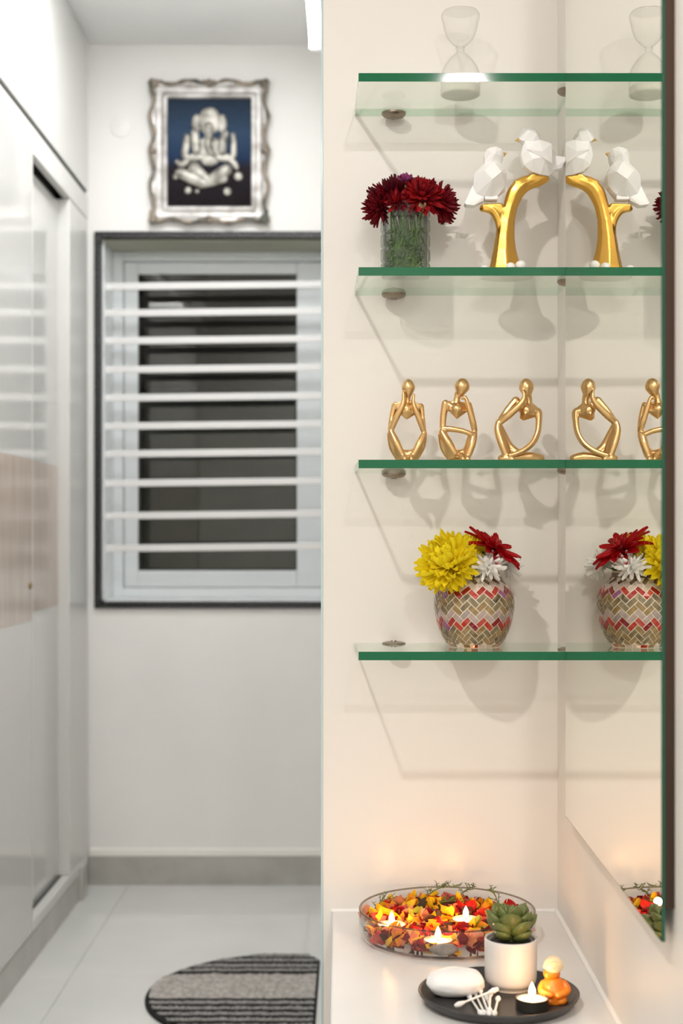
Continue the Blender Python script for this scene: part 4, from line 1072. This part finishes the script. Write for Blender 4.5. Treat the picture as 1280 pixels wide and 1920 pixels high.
while npet < 290 and tries < 9000:
    tries += 1
    ringed = npet < 84
    if ringed:
        cp = cpos[npet % 3]; a = random.uniform(pi, 2*pi) if npet % 4 else random.random()*2*pi; rr = random.uniform(.0215, .027)
        x, y, z = cp.x+rr*cos(a), cp.y+rr*sin(a), cp.z-random.uniform(.0045, .012); az = a+pi/2*random.choice((-1, 1)) + random.uniform(-.3, .3)*0
    else:
        a = random.random()*2*pi; r = .112*math.sqrt(random.random()); x = bxc+r*cos(a); y = byc+r*sin(a); az = random.random()*2*pi
        z = CZ+.012+.0145*((npet-84)/206)*random.uniform(.7, 1.05)
    cn = random.choice(seq); me = random.choice(PM[cn]); L_ = random.uniform(.013, .023) if not ringed else random.uniform(.012, .018)
    Rm = petal_at(x, y, z, az, random.uniform(-.55, .3), random.uniform(-.9, .9), L_, me, cn)
    if Rm is None: continue
    add_petal(x, y, z, Rm, L_, me, cn); npet += 1
# green sprigs on top
def sprig(p0, d, L_, n, lab, seedv):
    rnd = random.Random(seedv); p0 = Vector(p0); d = Vector(d).normalized()
    t_ = thing('sprig', p0, lab, 'sprig')
    pts = [p0+d*L_*u+Vector((0, 0, .006*sin(u*3))) for u in (0, .35, .7, 1)]
    obj('stem', MB().tube(pts, [.0009, .0008, .0007, .0004], 6), M_sprig, t_, True)
    mb = MB()
    for k in range(n):
        u = (k+.5)/n; p = p0+d*L_*u+Vector((0, 0, .006*sin(u*3)))
        sd = Vector((rnd.uniform(-1, 1), rnd.uniform(-1, 1), rnd.uniform(-.1, .9))).normalized()
        e1 = p+sd*rnd.uniform(.007, .013)+d*.004
        mb.tube([p, e1], [.0006, .0004], 5, sub=1)
        for q_ in range(4):
            e2 = p.lerp(e1, .3+.2*q_); dd = Vector((rnd.uniform(-1, 1), rnd.uniform(-1, 1), rnd.uniform(-.2, .9))).normalized()*.0045
            mb.tube([e2, e2+dd], [.00045, .0003], 4, sub=1)
    o = obj('needle_leaves', mb, M_sprig, t_); o['kind'] = 'stuff'
sprig(q(800, 1680, 2.04), (.9, .1, .25), .042, 12, 'largest green feathery sprig at the back of the glass bowl', 1)
sprig(q(818, 1694, 2.03), (1, -.15, -.05), .050, 14, 'green sprig lying across the petals behind the centre tealight', 2)
sprig(q(703, 1703, 2.00), (.8, .1, .35), .022, 7, 'small green sprig at the left end of the glass bowl', 3)
sprig(q(853, 1690, 2.04), (.8, .1, .5), .036, 9, 'green sprig pointing up right at the back of the glass bowl', 4)
sprig(q(935, 1700, 2.02), (-.4, .1, .8), .026, 7, 'thin green sprig standing behind the succulent', 5)
for i, (px, py, Y, lb) in enumerate(((790, 1698, 2.0, 'dark brown curled dried leaf standing up among the petals'), )):
    c = q(px, py, Y); t_ = obj('dried_leaf', MB().ball(c, (.006, .004, .014), 12, 10, rot=Euler((.2, .5, .2)).to_matrix(), fn=lambda p: 1-.3*abs(p.z)*(p.x > 0)), M_wick, None, True, base=c); tag(t_, lb, 'leaf')
c = q(832, 1782, 1.864)
t_ = obj('pebble', MB().ball((c.x, 1.8655, CZ+.0135), (.019, .0065, .0075), 20, 12, fn=lambda p: 1+.12*noise.noise(p*2)), vary(mat('grey_pebble', rough=.7), (.16, .14, .13), (.32, .28, .25), 60, 3), None, True, base=(c.x, 1.8655, CZ+.006))
tag(t_, 'flat grey pebble in front of the front tealight in the bowl', 'stone')

# ---------------------------------------------------------------- tray and what stands on it
txc, tyc = .1735, 1.695
TR = .0945; zt0 = CZ+.0003
t = thing('tray', (txc, tyc, zt0), 'round charcoal tray with raised rim at the front of the counter', 'tray')
obj('tray_dish', MB().lathe([(0, zt0), (TR-.018, zt0), (TR-.008, zt0+.003), (TR-.001, zt0+.011), (TR, zt0+.0135), (TR-.0015, zt0+.0142), (TR-.0035, zt0+.012), (TR-.010, zt0+.0055), (TR-.019, zt0+.0035), (0, zt0+.0032)], (txc, tyc, 0), 96, close=False), M_tray, t, True)
TF = zt0+.0034
# plant pot
ppx, ppy = .1925, 1.738; PR = .0315; PH = .0605
t = thing('plant_pot', (ppx, ppy, TF), 'small white ceramic pot with a succulent on the charcoal tray', 'pot')
obj('pot', MB().lathe(smoothprof([(0, TF), (.022, TF), (.0235, TF+.001), (.0250, TF+.004), (.0295, TF+.0075), (.0312, TF+.013), (PR, TF+.022), (PR, TF+.040), (PR, PH+TF-.002), (PR-.0008, PH+TF), (PR-.0025, PH+TF-.0003), (PR-.003, PH+TF-.003), (PR-.003, PH+TF-.012), (0, PH+TF-.012)], 2), (ppx, ppy, 0), 72, close=False), M_ceramic, t, True)
obj('inner_pot_rim', MB().lathe([(.0262, TF+PH-.010), (.0262, TF+PH-.0030), (.0256, TF+PH-.0024), (.0250, TF+PH-.0030), (.0250, TF+PH-.010)], (ppx, ppy, 0), 48, close=False), M_potrim, t, True)
obj('soil', MB().lathe([(.0284, TF+PH-.0065), (.0262, TF+PH-.0065), (.024, TF+PH-.0055), (.010, TF+PH-.004), (0, TF+PH-.004)], (ppx, ppy, 0), 40, close=False), M_soil, t, True)
t = thing('succulent', (ppx, ppy, TF+PH-.004), 'green rosette succulent with pointed fleshy leaves in the white pot', 'plant')
def leaf_mesh():
    mb = MB(); prof_ = [(0, .20), (.12, .44), (.35, .70), (.6, .76), (.8, .58), (.92, .28), (.98, .08), (1.0, .01)]
    seg_ = 10; vs = []; fs = []
    for u, wd in prof_:
        for k_ in range(seg_):
            a = 2*pi*k_/seg_; y_ = cos(a)*wd*.52; z_ = sin(a)*wd*.24
            z_ += .34*u*u+.7*y_*y_; vs.append((u, y_, z_))
    for i_ in range(len(prof_)-1):
        for k_ in range(seg_):
            j_ = (k_+1) % seg_; fs.append((i_*seg_+k_, i_*seg_+j_, (i_+1)*seg_+j_, (i_+1)*seg_+k_))
    fs.append(tuple(range(seg_))); fs.append(tuple((len(prof_)-1)*seg_+k_ for k_ in range(seg_)))
    me = bpy.data.meshes.new('succulent_leaf'); me.from_pydata(vs, [], fs); me.materials.append(M_succ)
    me.polygons.foreach_set('use_smooth', [True]*len(fs)); me.update(); return me
lm = leaf_mesh()
for (n, z_, el, L_, ph) in ((4, .004, 10, .027, .95), (5, .008, 16, .034, .30), (5, .014, 28, .034, .85), (4, .019, 42, .028, .35), (3, .023, 58, .020, .9), (3, .025, 74, .013, .2)):
    for k_ in range(n):
        a = ph+2*pi*k_/n+random.uniform(-.1, .1)
        Rm = Matrix.Rotation(a, 3, 'Z') @ Matrix.Rotation(-radians(el+random.uniform(-6, 6)), 3, 'Y')
        place('leaf', lm, (ppx+.003*cos(a), ppy+.003*sin(a), TF+PH-.004+z_), Rm, L_*random.uniform(.9, 1.08), t)
obj('stem', MB().tube([(ppx, ppy, TF+PH-.006), (ppx, ppy, TF+PH+.022)], [.005, .003], 10, sub=1), M_succ, t, True)
# soap stone
p = PX(857, 1843, 1.712)
sz = TF+.0148
def soapf(p_): return 1+.07*noise.noise(p_*1.6+Vector((3, 1, 5)))+.03*noise.noise(p_*4)
mb = MB().ball((p.x, 1.712, sz), (.0372, .027, .0160), 40, 24, fn=lambda p_: soapf(p_)*(1/(abs(p_.x)**2.25+abs(p_.y)**2.25+abs(p_.z)**2.25)**(1/2.25))*(1-.16*max(0, p_.x)**2), rot=Matrix.Rotation(.15, 3, 'Z'))
o = obj('soap', mb, M_soap, None, True, base=(p.x, 1.712, TF)); tag(o, 'smooth white pebble-shaped soap bar at the left of the tray', 'soap')
# cotton swabs
def swab(a, b, lab):
    a, b = Vector(a), Vector(b); t_ = thing('cotton_swab', a, lab, 'cotton swab', 'cotton swabs on the tray'); d = (b-a).normalized()
    obj('stick', MB().tube([a+d*.003, b-d*.003], .0014, 8, sub=1), M_stick, t_, True)
    for e_, s_ in ((a, 1), (b, -1)):
        obj('cotton_tip', MB().tube([e_+d*s_*.0015, e_+d*s_*.006, e_+d*s_*.012], [.0026, .0034, .0019], 12), M_cotton, t_, True)
def tp(px, py, dz=0):
    zz = TF+.003+dz; Y = -zz*F/(py-VY); v = PX(px, py, Y); return (v.x, v.y, zz)
swab(tp(902, 1902), tp(878, 1866), 'cotton swab lying leftmost in the fan on the tray')
swab(tp(909, 1902, .0005), tp(889, 1860, .0005), 'second cotton swab from the left in the fan')
swab(tp(917, 1903, .004), tp(899, 1855, .004), 'third cotton swab from the left in the fan')
swab(tp(923, 1903), tp(911, 1868), 'fourth cotton swab from the left in the fan')
swab(tp(917, 1897, .006), tp(919, 1861, .006), 'upright cotton swab in the fan, pointing to the pot')
swab(tp(926, 1903, .003), tp(934, 1870, .003), 'rightmost cotton swab in the fan')
swab(tp(853, 1886, .002), tp(933, 1854, .014), 'cotton swab lying across on top of the others')
# tealight on the tray
Y = .534*F/(1872-VY)
c = PX(997, 1872, 1.660); c.y = 1.660; c.z = TF+.012; c.x = (997-VX)/F*1.660
candle(c, 'lit tealight at the front right of the charcoal tray', M_cup, .0118)
cpos.append(c)
# orange wax figurine
ox, oy = (1037-VX)/F*1.685, 1.685
t = thing('wax_figurine', (ox, oy, TF), 'small orange wax figurine with a cream head beside the tealight on the tray', 'figurine')
mb = MB()
mb.lathe(smoothprof([(0, TF), (.0145, TF), (.0168, TF+.004), (.0172, TF+.011), (.0155, TF+.018), (.0118, TF+.0245), (.008, TF+.029), (0, TF+.031)], 2), (ox, oy, 0), 28)
mb.tube([(ox-.012, oy-.003, TF+.023), (ox-.015, oy-.009, TF+.016), (ox-.005, oy-.016, TF+.013)], [.004, .0048, .004], 10)
mb.tube([(ox+.012, oy-.003, TF+.023), (ox+.015, oy-.009, TF+.016), (ox+.004, oy-.016, TF+.012)], [.004, .0048, .004], 10)
mb.ball((ox-.007, oy-.011, TF+.005), (.0075, .007, .005), 14, 10).ball((ox+.007, oy-.011, TF+.005), (.0075, .007, .005), 14, 10)
o = obj('body', mb, M_orange, t, True, label='orange robed body with folded arms'); fuse(o, .0009, 3)
mb = MB().ball((ox-.002, oy-.001, TF+.0335), (.0102, .009, .0062), 20, 14).ball((ox-.006, oy-.005, TF+.033), (.006, .005, .005), 14, 10)
o = obj('collar', mb, M_orange, t, True); fuse(o, .0009, 2)
hd = MB().ball((ox, oy-.001, TF+.0435), (.0112, .0108, .0104), 24, 16)
hd.ball((ox-.002, oy-.0112, TF+.0425), (.0016, .0018, .0016), 10, 8).ball((ox-.0105, oy-.001, TF+.042), (.0018, .002, .0028), 10, 8).ball((ox+.0105, oy-.001, TF+.042), (.0018, .002, .0028), 10, 8)
hd.tube([(ox-.006, oy-.0100, TF+.0470), (ox, oy-.0112, TF+.0485), (ox+.006, oy-.0098, TF+.0470)], [.0010, .0013, .0010], 8)
o = obj('head', hd, M_cream, t, True, label='cream coloured round head'); fuse(o, .0006, 2)

# flame light: one small warm lamp in each flame
for i, c in enumerate(cpos):
    d = bpy.data.lights.new('flame_light', 'POINT'); d.energy = .10 if i < 3 else .08; d.color = (1.0, .50, .20); d.shadow_soft_size = .006
    o = bpy.data.objects.new('flame_light', d); o.location = (c.x, c.y, c.z+.0245+CH); C.objects.link(o)
